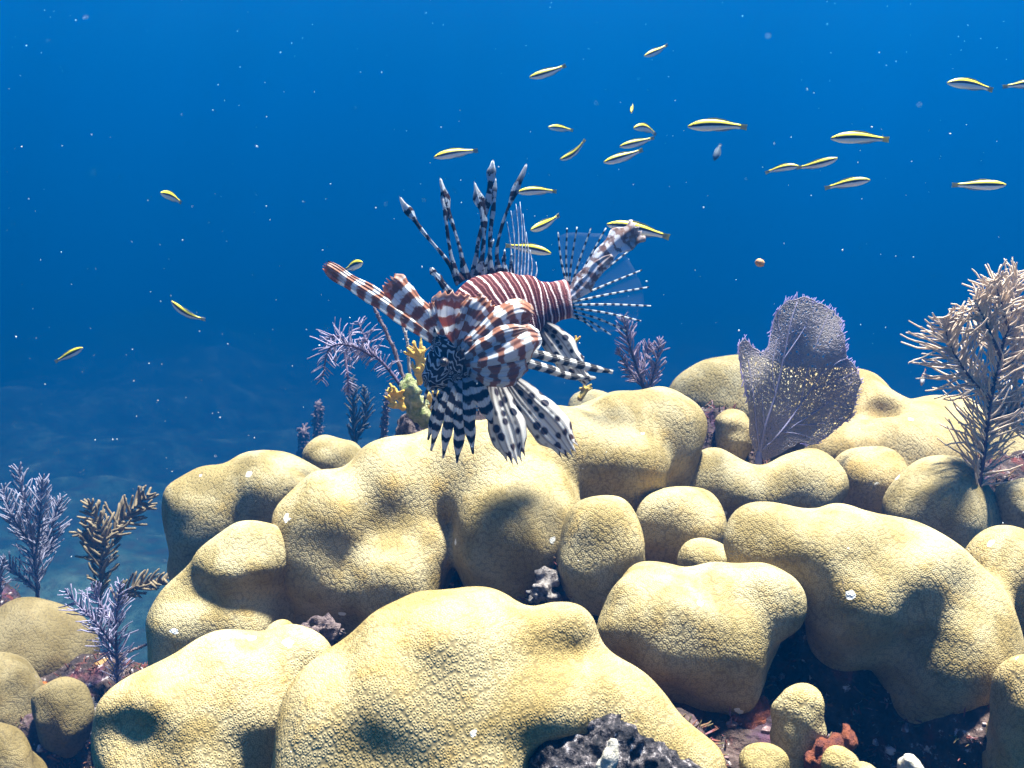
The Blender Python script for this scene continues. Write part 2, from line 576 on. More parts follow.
lobe('long low coral ridge behind the purple sea fan, along the right crest', 1.66,
     [(800, 412, 50, 0.1), (858, 412, 44, 0.06), (845, 462, 42, -0.06), (905, 442, 50, -0.02), (930, 468, 44, -0.08), (955, 440, 46, 0.0), (990, 462, 44, -0.02), (890, 470, 36, -0.06)], k=28, carve=[(878, 408, 17, 1.60, 14)])
lobe('steep coral head on the crest, left of the purple sea fan', 1.75, [(725, 404, 50), (765, 410, 48), (700, 415, 28)], k=26)
lobe('tiny acorn-like coral knob at the left edge of the purple sea fan', 1.45, [(732, 426, 16), (732, 438, 17)], k=12, down=0.03)
lobe('low coral rim on the crest behind the lionfish tail', 1.62,
     [(588, 412, 20), (620, 414, 22), (652, 414, 24)], k=18)
lobe('coral knob cut by the right frame edge, beside the smooth dome', 1.28, [(1024, 510, 32)])
lobe('coral lobe cut by the right frame edge, low down', 0.92, [(1038, 690, 38), (1040, 740, 42)])
lobe('smooth coral finger rising out of the dark hollow, lower right', 0.86, [(798, 708, 23), (798, 740, 24)], k=20)
lobe('squat coral dome at the bottom edge, left of the coral finger', 0.82, [(763, 768, 25)], down=0.03)
lobe('small coral dome at the bottom edge, right of the coral finger', 0.80, [(838, 764, 17)], down=0.03)
lobe('tiny coral dome at the bottom edge, half hidden below its neighbour', 0.76, [(864, 778, 18)], down=0.03)
lobe('thumb-sized coral knob in the crevice at the left of the mound', 1.08, [(283, 640, 18), (280, 655, 17)], k=12, down=0.03)
# the lower left outcrop, its shade put into the coral colour
lobe('large brownish coral boulder at the left frame edge, under the blue plume', 1.55, [(35, 655, 56), (20, 670, 56)], mat=m_coral_shade, down=0.12)
lobe('coral lobe at the left frame edge, below the brownish boulder', 1.42, [(5, 705, 38), (15, 730, 36), (-10, 690, 32)], mat=m_coral_shade, k=20)
lobe('small twin-topped coral knob right of the left edge lobes', 1.38, [(62, 698, 22), (66, 720, 26), (50, 715, 20)], mat=m_coral_shade, k=14)
lobe('low coral lobe in the bottom left corner', 1.25, [(0, 752, 30), (25, 785, 30)], mat=m_coral_shade)
lobe('reddish brown coral plate behind the violet sea plume, lower left', 1.5, [(102, 680, 20), (104, 700, 20)], mat=m_coral_brown, k=14,
     name='brown_coral_plate', group=None)

# rock below the lobes
base = list(ROCK)
for px, py, d, r in ((760, 720, 1.14, 0.07), (830, 750, 1.16, 0.08), (700, 735, 1.08, 0.06), (890, 790, 1.12, 0.08), (600, 480, 1.42, 0.10), (300, 600, 1.28, 0.08),
                     (700, 470, 1.55, 0.10), (580, 620, 1.14, 0.07), (600, 790, 0.86, 0.075), (640, 800, 0.86, 0.06), (570, 790, 0.84, 0.06),
                     (100, 740, 1.50, 0.12), (30, 780, 1.5, 0.14), (985, 740, 1.02, 0.08), (1010, 500, 1.62, 0.09), (730, 775, 0.93, 0.045), (800, 800, 0.92, 0.05),
                     (490, 470, 1.45, 0.08), (880, 520, 1.58, 0.1), (960, 520, 1.55, 0.1)):
    a = Wp(px, py, d)
    base.append((tuple(a), tuple(a + Vector((0, 0.05, -0.25))), r, r * 1.4))
for x, y, r in ((0.0, 1.35, 0.45), (0.45, 1.4, 0.4), (-0.4, 1.45, 0.36), (0.8, 1.5, 0.4), (0.1, 0.95, 0.3), (0.5, 1.0, 0.3), (-1.0, 1.75, 0.3), (-1.3, 1.9, 0.42)):
    base.append(((x, y, -1.0), (x, y, -1.6), r * 0.85, r * 1.3))
me = blob_mesh('reef_rock', base, 0.05, 0.0105, [(sine_noise(21, 45), 0.006), (sine_noise(22, 130), 0.004), (sine_noise(23, 260), 0.0025)])
tag(link('reef_rock', me, m_rock), kind='structure')

# turf algae and coral crumbs all over the bare rock
def turf():
    n = len(me.vertices)
    co = np.empty(n * 3, np.float32); no = np.empty(n * 3, np.float32)
    me.vertices.foreach_get('co', co); me.vertices.foreach_get('normal', no)
    co = co.reshape(-1, 3); no = no.reshape(-1, 3)
    ok = np.where((co[:, 1] < 2.2) & (co[:, 2] > -0.85) & (no[:, 1] < 0.35))[0]
    r = np.random.default_rng(5)
    tb, rb = MB(), MB()
    bm = bmesh.new(); bmesh.ops.create_icosphere(bm, subdivisions=1, radius=1)
    iv = [v.co.copy() for v in bm.verts]; ic = [tuple(v.index for v in f.verts) for f in bm.faces]; bm.free()
    for i in r.choice(ok, min(len(ok), 9000), replace=False):
        p = Vector(co[i].tolist()); q = Vector(no[i].tolist())
        for k in range(3):
            d = (q + Vector(r.normal(0, .55, 3).tolist())).normalized()
            ln = float(r.uniform(.004, .012))
            e = p + Vector(r.normal(0, .003, 3).tolist())
            w = float(r.uniform(.0006, .0013))
            tb.tube([e - q * .001, e + d * ln * .5, e + (d + q * .4).normalized() * ln], [w, w, w * .5], 3)
    for i in r.choice(ok, min(len(ok), 1500), replace=False):
        p = Vector(co[i].tolist()); s_ = float(r.uniform(.002, .007))
        b = rb.n
        for v in iv:
            f = float(r.uniform(.6, 1.3))
            rb.v.append(p + v * s_ * f); rb.uv.append((0, 0))
        rb.f += [tuple(b + j for j in f) for f in ic]; rb.n += len(iv)
    def mott(name, stops, sc):
        M = Mat(name)
        geo = M.n('ShaderNodeNewGeometry').outputs['Position']
        return M.done(M.bsdf(M.ramp(M.noise(geo, sc, 4, 0.65), stops), 0.85, None, 0.1))
    tag(tb.build('turf_algae', mott('turf_algae', [(0.32, (0.03, 0.05, 0.02)), (0.45, (0.10, 0.07, 0.035)), (0.55, (0.14, 0.035, 0.03)), (0.65, (0.20, 0.14, 0.16)), (0.72, (0.36, 0.32, 0.26))], 30.0)), kind='stuff')
    tag(rb.build('coral_crumbs', mott('coral_crumbs', [(0.35, (0.05, 0.035, 0.035)), (0.5, (0.16, 0.10, 0.10)), (0.62, (0.45, 0.40, 0.38))], 60.0), smooth=False), kind='stuff')


turf()

# loose and encrusted pieces in the gaps
m_white_rubble = simple('bleached_rubble', (0.42, 0.37, 0.34), (0.06, 0.045, 0.045), 160, 0.8, 0.005)
m_pink_rubble = simple('pink_rubble', (0.26, 0.19, 0.18), (0.045, 0.03, 0.035), 140, 0.8, 0.006)
m_dead = rock_material('dead_coral_crust', True)
m_sponge = simple('pale_sponge', (0.55, 0.50, 0.44), (0.38, 0.34, 0.26), 120, 0.85, 0.003)
m_orange = simple('orange_sponge', (0.20, 0.055, 0.02), (0.07, 0.02, 0.018), 110, 0.85, 0.005)


def lump(name, label, cat, d, prims, mat, rough=0.004, k=10, group=None, h=0.0019):
    P = []
    for px, py, r, *dd in prims:
        a = Wp(px, py, d + (dd[0] if dd else 0)); rw = r * d / FPX
        P.append((tuple(a), tuple(a + Vector((0, 0.7 * rw, -0.7 * rw))), rw, rw))
    s = int(prims[0][0])
    me = blob_mesh(name, P, k * d / FPX, h, [(sine_noise(s, 150), rough), (sine_noise(s + 1, 380), rough * 0.8), (sine_noise(s + 2, 800), rough * 0.35)])
    return tag(recenter(link(name, me, mat)), label, cat, group)


lump('rubble_piece', 'pale rubble in the gap below the egg-shaped lobe', 'rubble', 1.06, [(545, 588, 7, .03), (553, 594, 7, .03), (538, 595, 5, .03), (548, 577, 5, .03)], m_white_rubble)
lump('rubble_piece', 'dull pinkish rubble in the left crevice beside the thumb-sized knob', 'rubble', 1.10, [(312, 640, 14), (328, 626, 9), (300, 650, 8)], m_pink_rubble)
lump('rubble_piece', 'white crust in the dimple of the biggest foreground lobe', 'rubble', 0.80, [(509, 630, 11), (516, 624, 8), (503, 638, 8)], m_white_rubble, 0.003)
lump('dead_coral_crust', 'dark speckled dead coral crust in the hollow of the foreground lobe', 'dead coral', 0.766,
     [(560, 758, 30), (606, 748, 34), (650, 766, 28), (600, 780, 40), (545, 780, 24), (690, 785, 20), (575, 735, 16), (630, 742, 18)], m_dead, 0.0024, 8)
lump('sponge', 'pale finger sponge standing in the dead hollow at the bottom edge', 'sponge', 0.735, [(612, 742, 6), (610, 756, 8), (606, 770, 9)], m_sponge, 0.0015, 8, h=0.0018)
lump('sponge', 'dark rusty encrusting sponge in the hollow left of the coral finger', 'sponge', 0.95, [(745, 722, 15), (752, 742, 13), (738, 740, 11), (760, 712, 8)], m_orange, 0.004)
lump('sponge', 'rusty orange sponge between the small domes at the bottom edge', 'sponge', 0.84, [(828, 752, 12), (845, 742, 9), (818, 764, 9)], m_orange, 0.003)
lump('sponge', 'tiny pale tube sponge at the bottom edge, lower right', 'sponge', 0.80, [(911, 764, 9), (915, 774, 11)], m_sponge, 0.001, h=0.0018)
lump('rubble_piece', 'white speckled rubble at the foot of the left outcrop', 'rubble', 1.40, [(100, 715, 13), (92, 735, 12), (108, 745, 12)], m_white_rubble, 0.006)

# ------------------------------------------------------------------ gorgonians
def plume_mats(stem, pin, pin2):
    return (simple('gorgonian_stem', stem, tuple(x * 0.6 for x in stem), 80, 0.8),
            simple('gorgonian_branchlet', pin, pin2, 70, 0.8, 0.0, 0.25))


def plume(name, label, d, branches, mats, plen, step, rad, ang=48, sides=(-1, 1), curl=0.25, cat='soft coral', group=None, stem_r=2.2, jit=0.25,
          depth_j=0.35, taper_end=0.35, droop=0.0, seg=4):
    """branches: list of (pixel points with optional depth offset, plen scale); the first is the main stem"""
    s = d / FPX
    p0 = branches[0][0][0]
    root_pos = Wp(p0[0], p0[1], d + (p0[2] if len(p0) > 2 else 0))
    root = bpy.data.objects.new(name, None)
    COL.objects.link(root)
    root.location = root_pos
    tag(root, label, cat, group)
    for bi, br in enumerate(branches):
        pts, sc = br[0], br[1]
        start = br[2] if len(br) > 2 else 0.05
        wpts = [Wp(p[0], p[1], d + (p[2] if len(p) > 2 else 0)) - root_pos for p in pts]
        L = sum((wpts[i + 1] - wpts[i]).length for i in range(len(wpts) - 1))
        n = max(8, int(L / (step * s)))
        path = catmull(wpts, n)
        mb = MB()
        r0 = stem_r * s * (1 if bi == 0 else 0.7)
        mb.tube(path, [r0 * (1 - 0.65 * i / (n - 1)) for i in range(n)], 6)
        ax = mb.build('stem' if bi == 0 else 'branch', mats[0], root)
        pb = MB()
        for i in range(n):
            t = i / (n - 1)
            if t < start: continue
            tg = (path[min(i + 1, n - 1)] - path[max(i - 1, 0)]).normalized()
            side0 = tg.cross(FWD).normalized()
            env = min(1.0, (t - start) * 5 + 0.45) * (1 - (1 - taper_end) * max(0, (t - 0.6) / 0.4) ** 1.5)
            for sd in sides:
                if random.random() < 0.06: continue
                a = math.radians(ang + random.uniform(-14, 14))
                ln = plen * s * sc * env * random.uniform(1 - jit, 1 + jit)
                dirv = (tg * math.cos(a) + side0 * (sd * math.sin(a)) + FWD * random.uniform(-depth_j, depth_j)).normalized()
                q = path[i] + tg * random.uniform(-.4, .4) * step * s
                pp = [q]
                m = seg
                for k in range(m):
                    dirv = (dirv + tg * curl / m * random.uniform(.5, 1.5) + Vector((0, 0, -droop / m)) + Vector([random.gauss(0, .14) for _ in range(3)])).normalized()
                    pp.append(pp[-1] + dirv * ln / m)
                r = rad * s * random.uniform(.85, 1.15)
                pb.tube(pp, [r] + [r * (1 - 0.3 * k / m) for k in range(1, m)] + [r * 0.6], 5)
        pb.build('branchlets', mats[1], ax)
    return root


cream = plume_mats((0.07, 0.05, 0.075), (0.66, 0.52, 0.38), (0.54, 0.43, 0.34))
plume('sea_plume', 'tall cream feathery sea plume with a dark stem at the right edge', 1.27,
      [([(978, 492), (984, 450), (990, 405), (1000, 355, .01), (1012, 310, .01), (1018, 272, .02)], 1.0, 0.02),
       ([(991, 400), (968, 375, -.02), (950, 345, -.03), (943, 318, -.04)], 0.85, 0.08),
       ([(996, 375), (1020, 352, .02), (1045, 318, .03)], 0.9, 0.1),
       ([(1000, 355), (985, 322, -.03), (975, 300, -.05)], 0.7, 0.15),
       ([(988, 420), (1015, 410, .02), (1050, 385, .04)], 0.9, 0.1),
       ([(1008, 330, .01), (1000, 300, -.03), (994, 280, -.04)], 0.6, 0.15)],
      cream, 46, 1.7, 1.1, ang=58, stem_r=3.0, curl=0.45, depth_j=.9, seg=6, jit=.35)
viol = plume_mats((0.10, 0.07, 0.12), (0.46, 0.40, 0.50), (0.30, 0.24, 0.33))
plume('sea_plume', 'lilac sea plume bending over to the left of the lionfish', 1.38,
      [([(414, 412), (400, 385), (382, 362), (365, 350), (348, 348)], 0.55, 0.25),
       ([(372, 356), (352, 346, -.02), (330, 348, -.02), (322, 380, -.02)], 0.8, 0.0),
       ([(375, 358), (366, 340, .02), (358, 322, .02)], 0.8, 0.0),
       ([(352, 350), (338, 336, .02), (326, 340, .02)], 0.7, 0.0),
       ([(345, 352), (348, 380, -.02), (348, 394, -.02)], 0.35, 0.0)],
      viol, 24, 2.4, 0.62, ang=50, stem_r=2.2, curl=-0.3, droop=0.4, jit=.4, depth_j=.6)
brownv = plume_mats((0.07, 0.05, 0.07), (0.34, 0.25, 0.26), (0.27, 0.20, 0.32))
plume('sea_plume', 'small brownish violet sea plume behind the lionfish tail', 1.75,
      [([(645, 392), (636, 365), (628, 340), (624, 318)], 0.8, 0.0),
       ([(648, 392), (655, 368), (660, 340)], 0.7, 0.0), ([(640, 378), (646, 356, .02), (650, 345, .02)], 0.6, 0.0), ([(644, 388), (630, 372, .02), (618, 350)], 0.5, .1)],
      brownv, 20, 2.3, 0.85, ang=40)
blue = plume_mats((0.10, 0.09, 0.13), (0.27, 0.26, 0.33), (0.20, 0.20, 0.27))
plume('sea_plume', 'blue-grey bushy sea plume at the left frame edge above the boulder', 1.75,
      [([(38, 605), (36, 570), (30, 530), (18, 470)], 1.0, 0.1), ([(36, 570), (48, 540, .03), (60, 500, .03)], 0.9, 0.1),
       ([(33, 545), (15, 520, -.03), (2, 490, -.03)], 0.8, 0.1), ([(36, 555), (40, 520, -.03), (42, 480, -.03)], 0.8, 0.1), ([(38, 590), (18, 575), (4, 560)], 0.6, 0.1)],
      blue, 25, 2.2, 0.85, ang=42, stem_r=2.2, curl=.5, depth_j=.7)
tan = plume_mats((0.10, 0.07, 0.05), (0.25, 0.19, 0.11), (0.19, 0.15, 0.09))
plume('sea_plume', 'thick-fingered tan sea plume with a forked top, left of the mound', 1.85,
      [([(100, 620), (101, 580), (103, 540), (90, 505)], 0.9, 0.2), ([(103, 545), (122, 520, .02), (148, 495, .02)], 0.95, 0.1), ([(102, 570), (92, 545), (84, 525)], .7, .1)],
      tan, 26, 2.9, 1.7, ang=55, stem_r=2.4, curl=.6, depth_j=.7)
plume('sea_plume', 'low tan sea plume drooping towards the mound, right of the forked one', 1.9,
      [([(108, 625), (120, 598), (142, 584), (168, 578)], 0.8, 0.15)], tan, 22, 2.9, 1.5, ang=55, stem_r=2.0, curl=.6, depth_j=.7)
viol2 = plume_mats((0.11, 0.08, 0.13), (0.33, 0.31, 0.42), (0.25, 0.22, 0.32))
plume('sea_plume', 'violet sea plume with fine twigs in front of the brown plate', 1.42,
      [([(118, 694), (117, 660), (116, 625), (120, 585)], 0.9, 0.08), ([(116, 650), (98, 625, -.02), (66, 592, -.02)], 0.9, 0.1), ([(117, 660), (102, 640, .02), (92, 612, .02)], .8, .1),
       ([(116, 630), (102, 606, .02), (92, 588, .02)], .8, .1)],
      viol2, 22, 2.3, 0.75, ang=45, stem_r=2.0, curl=.3, jit=.4, depth_j=.7)
far = plume_mats((0.06, 0.06, 0.06), (0.12, 0.12, 0.12), (0.09, 0.09, 0.10))
plume('sea_plume', 'dark grey sea plume standing behind the left crest', 2.3,
      [([(355, 450), (354, 420), (352, 380)], 0.9, 0.0), ([(356, 440), (366, 415), (364, 388)], .7, 0.0)], far, 15, 2.2, 0.9, ang=35)
plume('sea_plume', 'small blue-grey sprig at the left frame edge, low beside the bushy plume', 1.7,
      [([(-2, 606), (0, 585), (3, 560)], 0.6, 0.0)], blue, 18, 3, 0.9, ang=35)


def rod(label, d, pts, r, mat, group='sea rods', bumps=True, name='sea_rod'):
    s = d / FPX
    w = [Wp(p[0], p[1], d + (p[2] if len(p) > 2 else 0)) for p in pts]
    n = 26
    path = catmull(w, n)
    path = [p + Vector([random.gauss(0, .35 * s) for _ in range(3)]) for p in path]
    mb = MB()
    mb.tube(path, [r * s * (1.1 - .35 * i / (n - 1)) * random.uniform(.88, 1.12) for i in range(n)], 8)
    if bumps:
        for i in range(1, n - 1):
            for q in range(5):
                a = Vector([random.gauss(0, 1) for _ in range(3)]).normalized()
                mb.tube([path[i], path[i] + a * r * s * 1.45], [r * s * .28, r * s * .2], 4)
    o = mb.build(name, mat)
    recenter(o)
    return tag(o, label, 'soft coral', group)


m_rod = simple('sea_rod_bark', (0.20, 0.14, 0.14), (0.11, 0.08, 0.09), 200, 0.85)
m_rod_pale = simple('pale_rod_bark', (0.48, 0.42, 0.36), (0.30, 0.25, 0.22), 200, 0.85)
rod('thin dark sea rod leaning between the lilac plume and the lionfish', 1.39, [(410, 398), (396, 355), (384, 328), (374, 308)], 2.0, m_rod)
rod('thin pale sea rod rising beside the yellow fire coral', 1.40, [(412, 395), (409, 360), (407, 340), (402, 322)], 1.6, m_rod_pale)
rod('single grey sea rod standing behind the crest, left of the lionfish', 2.0, [(383, 442), (385, 418), (388, 392)], 3.2, m_rod)
rod('dim dark sea rod far behind the left crest', 3.6, [(315, 470), (317, 435), (318, 403)], 4.5, m_rod)
rod('short dim dark stub far behind the left crest', 3.9, [(303, 470), (303, 445), (304, 428)], 4.5, m_rod)
rod('thin rusty twig sticking out right of the violet plume', 1.43, [(118, 655), (133, 650), (149, 644)], 1.3, m_rod)

# fire coral tufts
m_fire = simple('fire_coral', (0.62, 0.36, 0.05), (0.55, 0.42, 0.12), 60, 0.7, 0.002, 0.1)


def fire(label, d, base_pt, tips, r=4.0):
    s = d / FPX
    P = []
    b = Wp(base_pt[0], base_pt[1], d)
    for x, y, *dd in tips:
        t = Wp(x, y, d + (dd[0] if dd else 0))
        P.append((tuple(b), tuple(t), r * s * 0.62, r * s * 0.34))
        mid = b.lerp(t, .6)
        for q in range(4):
            e = mid + Vector((random.uniform(-1, 1), random.uniform(-.6, .6), random.uniform(.2, 1))).normalized() * (t - b).length * .34
            P.append((tuple(mid), tuple(e), r * s * .4, r * s * .26))
    me = blob_mesh('fire_coral', P, 1.0 * s, 0.0013, [(sine_noise(int(base_pt[0]), 300), 0.0007)])
    return tag(recenter(link('fire_coral', me, m_fire)), label, 'fire coral', 'yellow fire coral tufts')


fire('yellow fire coral tuft standing highest, beside the lionfish face', 1.34, (420, 382), [(414, 342), (424, 348), (412, 362), (428, 362), (416, 372), (421, 336)])
fire('yellow fire coral tuft lowest to the left, under the lilac plume', 1.33, (403, 408), [(390, 384), (385, 397), (396, 388), (388, 405), (402, 396)], 4.2)
fire('yellow fire coral tuft behind the lionfish chin', 1.34, (434, 412), [(428, 392), (437, 388), (442, 398), (427, 404)], 4.0)
fire('small ochre coral spur showing under the lionfish tail fin', 1.5, (568, 350), [(580, 337), (574, 344)], 3.2)
fire('small ochre knob on the crest below the trailing fin tips', 1.55, (580, 398), [(588, 386), (586, 392), (591, 385)], 4.2)
m_algae = simple('mossy_stub', (0.16, 0.20, 0.05), (0.42, 0.40, 0.22), 100, 0.9, 0.004)
lump('coral_stub', 'mossy green and white stub carrying the fire coral tufts', 'coral stub', 1.36,
     [(411, 382, 6), (411, 394, 8), (416, 404, 9), (426, 412, 9), (436, 422, 9), (444, 434, 12)], m_algae, 0.003)
lump('coral_stub', 'reddish white stub on the crest under the mossy stub', 'coral stub', 1.42, [(412, 430, 16), (425, 438, 16)], m_pink_rubble, 0.003)

# ------------------------------------------------------------------ sea fan
def sea_fan():
    d = 1.42
    s = d / FPX
    outline = [(758, 460), (750, 440), (748, 400), (741, 372), (738, 345), (744, 338), (752, 345), (760, 352), (768, 350), (771, 330), (776, 312), (786, 300), (798, 296),
               (810, 298), (822, 304), (836, 312), (842, 322), (845, 342), (847, 358), (856, 366), (862, 380), (856, 398), (854, 415), (840, 425), (828, 436), (812, 446),
               (800, 442), (785, 452), (768, 460)]
    o2 = np.array(outline, float)
    def inside(x, y):
        c = False
        n = len(o2)
        j = n - 1
        for i in range(n):
            if ((o2[i, 1] > y) != (o2[j, 1] > y)) and (x < (o2[j, 0] - o2[i, 0]) * (y - o2[i, 1]) / (o2[j, 1] - o2[i, 1]) + o2[i, 0]): c = not c
            j = i
        return c
    root = bpy.data.objects.new('sea_fan', None)
    COL.objects.link(root)
    rp = Wp(760, 460, d)
    root.location = rp
    tag(root, 'purple-grey sea fan with a netted blade standing on the crest', 'sea fan')
    n1, n2 = sine_noise(31, 0.045), sine_noise(32, 0.11)
    def pos(x, y):
        a = np.array([float(x)]); b = np.array([float(y)])
        dz = 0.010 * n1(a, b, a * 0)[0] + 0.003 * n2(a, b, a * 0)[0] + (x - 790) * 0.00018
        return Wp(x, y, d + dz) - rp
    # points aligned along rays from the foot, jittered
    pts = []
    cx, cy = 758, 466
    r = 10.0
    while r < 200:
        nang = int(r * 2.2 / 2.5)
        for k in range(nang):
            a = -math.pi * 0.62 + 1.9 * (k + random.uniform(-.3, .3)) / nang
            rr = r + random.uniform(-1.1, 1.1)
            x, y = cx + rr * math.cos(a), cy + rr * math.sin(a)
            if inside(x, y): pts.append((x, y))
        r += 2.7
    res = delaunay_2d_cdt([Vector(p) for p in pts], [], [], 0, 0.001)
    vs, es = res[0], res[1]
    net, rim = MB(), MB()
    for a, b in es:
        p, q = vs[a], vs[b]
        if (p - q).length > 7: continue
        # keep radial links, thin the others
        mid = (p + q) / 2
        rad = Vector((mid.x - cx, mid.y - cy)).normalized()
        al = abs(rad.dot((q - p).normalized()))
        if al < 0.80 and random.random() < 0.14: continue
        net.tube([pos(*p), pos(*q)], 0.62 * s, 4, cap=False)
    # spiky margin
    m = len(outline)
    for i in range(2, m - 3):
        a, b = Vector(outline[i]), Vector(outline[i + 1])
        for k in range(max(2, int((b - a).length / 1.9))):
            p = a.lerp(b, random.random())
            rad = Vector((p.x - cx, p.y - cy)).normalized()
            rad = Vector((rad.x + random.gauss(0, .35), rad.y + random.gauss(0, .35)))
            p0 = p - rad * 4
            rim.tube([pos(*p0), pos(*p), pos(*(p + rad * random.uniform(1, 4)))], [.6 * s, .5 * s, .3 * s], 4)
    net.build('net', m_fan_net, root)
    rim.build('margin', m_fan_rim, root)
    veins = [([(758, 462), (764, 430), (775, 395), (783, 360), (790, 325), (797, 302)], 2.8), ([(760, 455), (756, 425), (753, 395), (748, 360)], 1.9),
             ([(762, 450), (782, 430), (800, 405), (820, 375), (838, 335)], 2.2), ([(767, 445), (795, 425), (825, 405), (852, 382)], 1.8),
             ([(775, 395), (772, 370), (776, 340)], 1.2), ([(783, 360), (800, 335), (815, 308)], 1.3), ([(800, 405), (806, 375), (818, 340), (828, 315)], 1.3),
             ([(764, 430), (762, 400), (760, 372)], 1.2), ([(795, 425), (820, 424), (842, 418)], 1.1), ([(780, 432), (798, 434), (815, 440)], 1.2), ([(820, 375), (838, 362), (848, 358)], 1.0),
             ([(812, 390), (835, 382), (855, 372)], .9), ([(787, 345), (778, 325), (781, 308)], .9)]
    for vp, r0 in veins:
        mb = MB()
        path = catmull([pos(*p) - FWD * 0.001 for p in vp], 22)
        mb.tube(path, [r0 * .62 * s * (1 - .7 * i / 21) for i in range(22)], 6)
        mb.build('vein', m_fan_vein, root)
    mb = MB()
    mb.tube([pos(758, 474), pos(758, 466), pos(759, 452)], [5 * s, 4 * s, 2.6 * s], 8)
    mb.build('holdfast', m_fan_vein, root)


m_fan_net = simple('sea_fan_net', (0.42, 0.36, 0.33), (0.35, 0.30, 0.34), 25, 0.85, 0, 0.4)
m_fan_rim = simple('sea_fan_margin', (0.42, 0.34, 0.58), (0.32, 0.26, 0.46), 40, 0.85, 0, 0.4)
m_fan_vein = simple('sea_fan_vein', (0.22, 0.20, 0.29), (0.18, 0.165, 0.24), 40, 0.8)
sea_fan()

# ------------------------------------------------------------------ lionfish
D_L = 1.08
LS = D_L / FPX
ROOT_L = Wp(495, 340, D_L)
lion = bpy.data.objects.new('lionfish', None)
COL.objects.link(lion)
lion.location = ROOT_L
tag(lion, 'striped brown and white lionfish with all fins spread, hovering above the coral', 'fish')


def L(px, py, w=0.0):
    """w: pixels towards the camera"""
    return Wp(px, py, D_L - w * LS) - ROOT_L


def stripe_uv(M):
    uv = M.n('ShaderNodeUVMap', uv_map='bands').outputs[0]
    nm = M.n('ShaderNodeUVMap', uv_map='norm').outputs[0]
    a = M.n('ShaderNodeSeparateXYZ', {0: uv})
    b = M.n('ShaderNodeSeparateXYZ', {0: nm})
    return a.outputs[0], a.outputs[1], b.outputs[0], b.outputs[1]


def fin_shader(M, c, trans=0.35, normal=None):
    b = M.bsdf(c, 0.55, normal, 0.3)
    tr = M.n('ShaderNodeBsdfTranslucent', {'Color': c})
    return M.done(M.n('ShaderNodeMixShader', {0: trans, 1: b.outputs[0], 2: tr.outputs[0]}))


def banded(name, dark, edge, light, period=1.0, duty=0.5, chev=0.5, base_dark=(0.04, 0.028, 0.030), tip=None, base_to=0.24, wob=0.5):
    M = Mat(name)
    x, s, t, _ = stripe_uv(M)
    geo = M.n('ShaderNodeNewGeometry').outputs['Position']
    nz = M.math('SUBTRACT', M.noise(geo, 110.0, 3, 0.55), 0.5)
    sq = M.math('POWER', M.math('ABSOLUTE', M.math('SUBTRACT', s, 0.5)), 1.4)
    ph = M.math('ADD', M.math('MULTIPLY', x, 1 / period), M.math('ADD', M.math('MULTIPLY', nz, wob * 1.9), M.math('MULTIPLY', sq, chev)))
    w = M.math('ADD', M.math('MULTIPLY', M.math('SINE', M.math('MULTIPLY', ph, 6.2832)), 0.5), 0.5)
    lo = 1 - duty
    c = M.ramp(w, [(0.0, light), (max(0.0, lo - 0.22), light), (lo, edge), (min(.98, lo + 0.2), dark), (1.0, dark)])
    # fin rays
    ray = M.math('SINE', M.math('MULTIPLY', s, 34.0))
    c = M.mix(M.ramp(ray, [(0.55, 0.0), (1.0, 0.20)]), c, (0.05, 0.035, 0.04))
    c = M.mix(M.ramp(t, [(0.0, 0.85), (base_to, 0.0)]), c, M.mix(M.ramp(w, [(0.3, 0.0), (0.6, 1.0)]), (0.30, 0.33, 0.38), base_dark))
    if tip:
        c = M.mix(M.ramp(t, [(0.84, 0.0), (0.92, 0.85)]), c, tip)
    bump = M.n('ShaderNodeBump', {'Strength': 0.6, 'Distance': 0.0008, 'Height': ray}).outputs[0]
    return fin_shader(M, c, 0.58, bump)


def spotted(name):
    M = Mat(name)
    x, s, t, _ = stripe_uv(M)
    comb = M.n('ShaderNodeCombineXYZ', {0: M.math('MULTIPLY', x, 1.15), 1: M.math('MULTIPLY', s, 3.4), 2: 0.0}).outputs[0]
    v = M.vor(comb, 1.25, rand=0.55)
    sp = M.ramp(v.outputs['Distance'], [(0.33, 1.0), (0.47, 0.0)])
    geo = M.n('ShaderNodeNewGeometry').outputs['Position']
    c = M.mix(sp, (0.78, 0.76, 0.72), M.mix(M.ramp(t, [(0.5, 0.0), (0.9, 1.0)]), (0.02, 0.02, 0.035), (0.08, 0.035, 0.025)))
    ray = M.math('SINE', M.math('MULTIPLY', s, 40.0))
    c = M.mix(M.ramp(ray, [(0.3, 0.0), (1.0, 0.55)]), c, (0.13, 0.10, 0.10))
    c = M.mix(M.ramp(t, [(0.0, 1.0), (0.42, 0.0)]), c, (0.035, 0.015, 0.022))
    bump = M.n('ShaderNodeBump', {'Strength': 0.6, 'Distance': 0.0008, 'Height': ray}).outputs[0]
    return fin_shader(M, c, 0.58, bump)


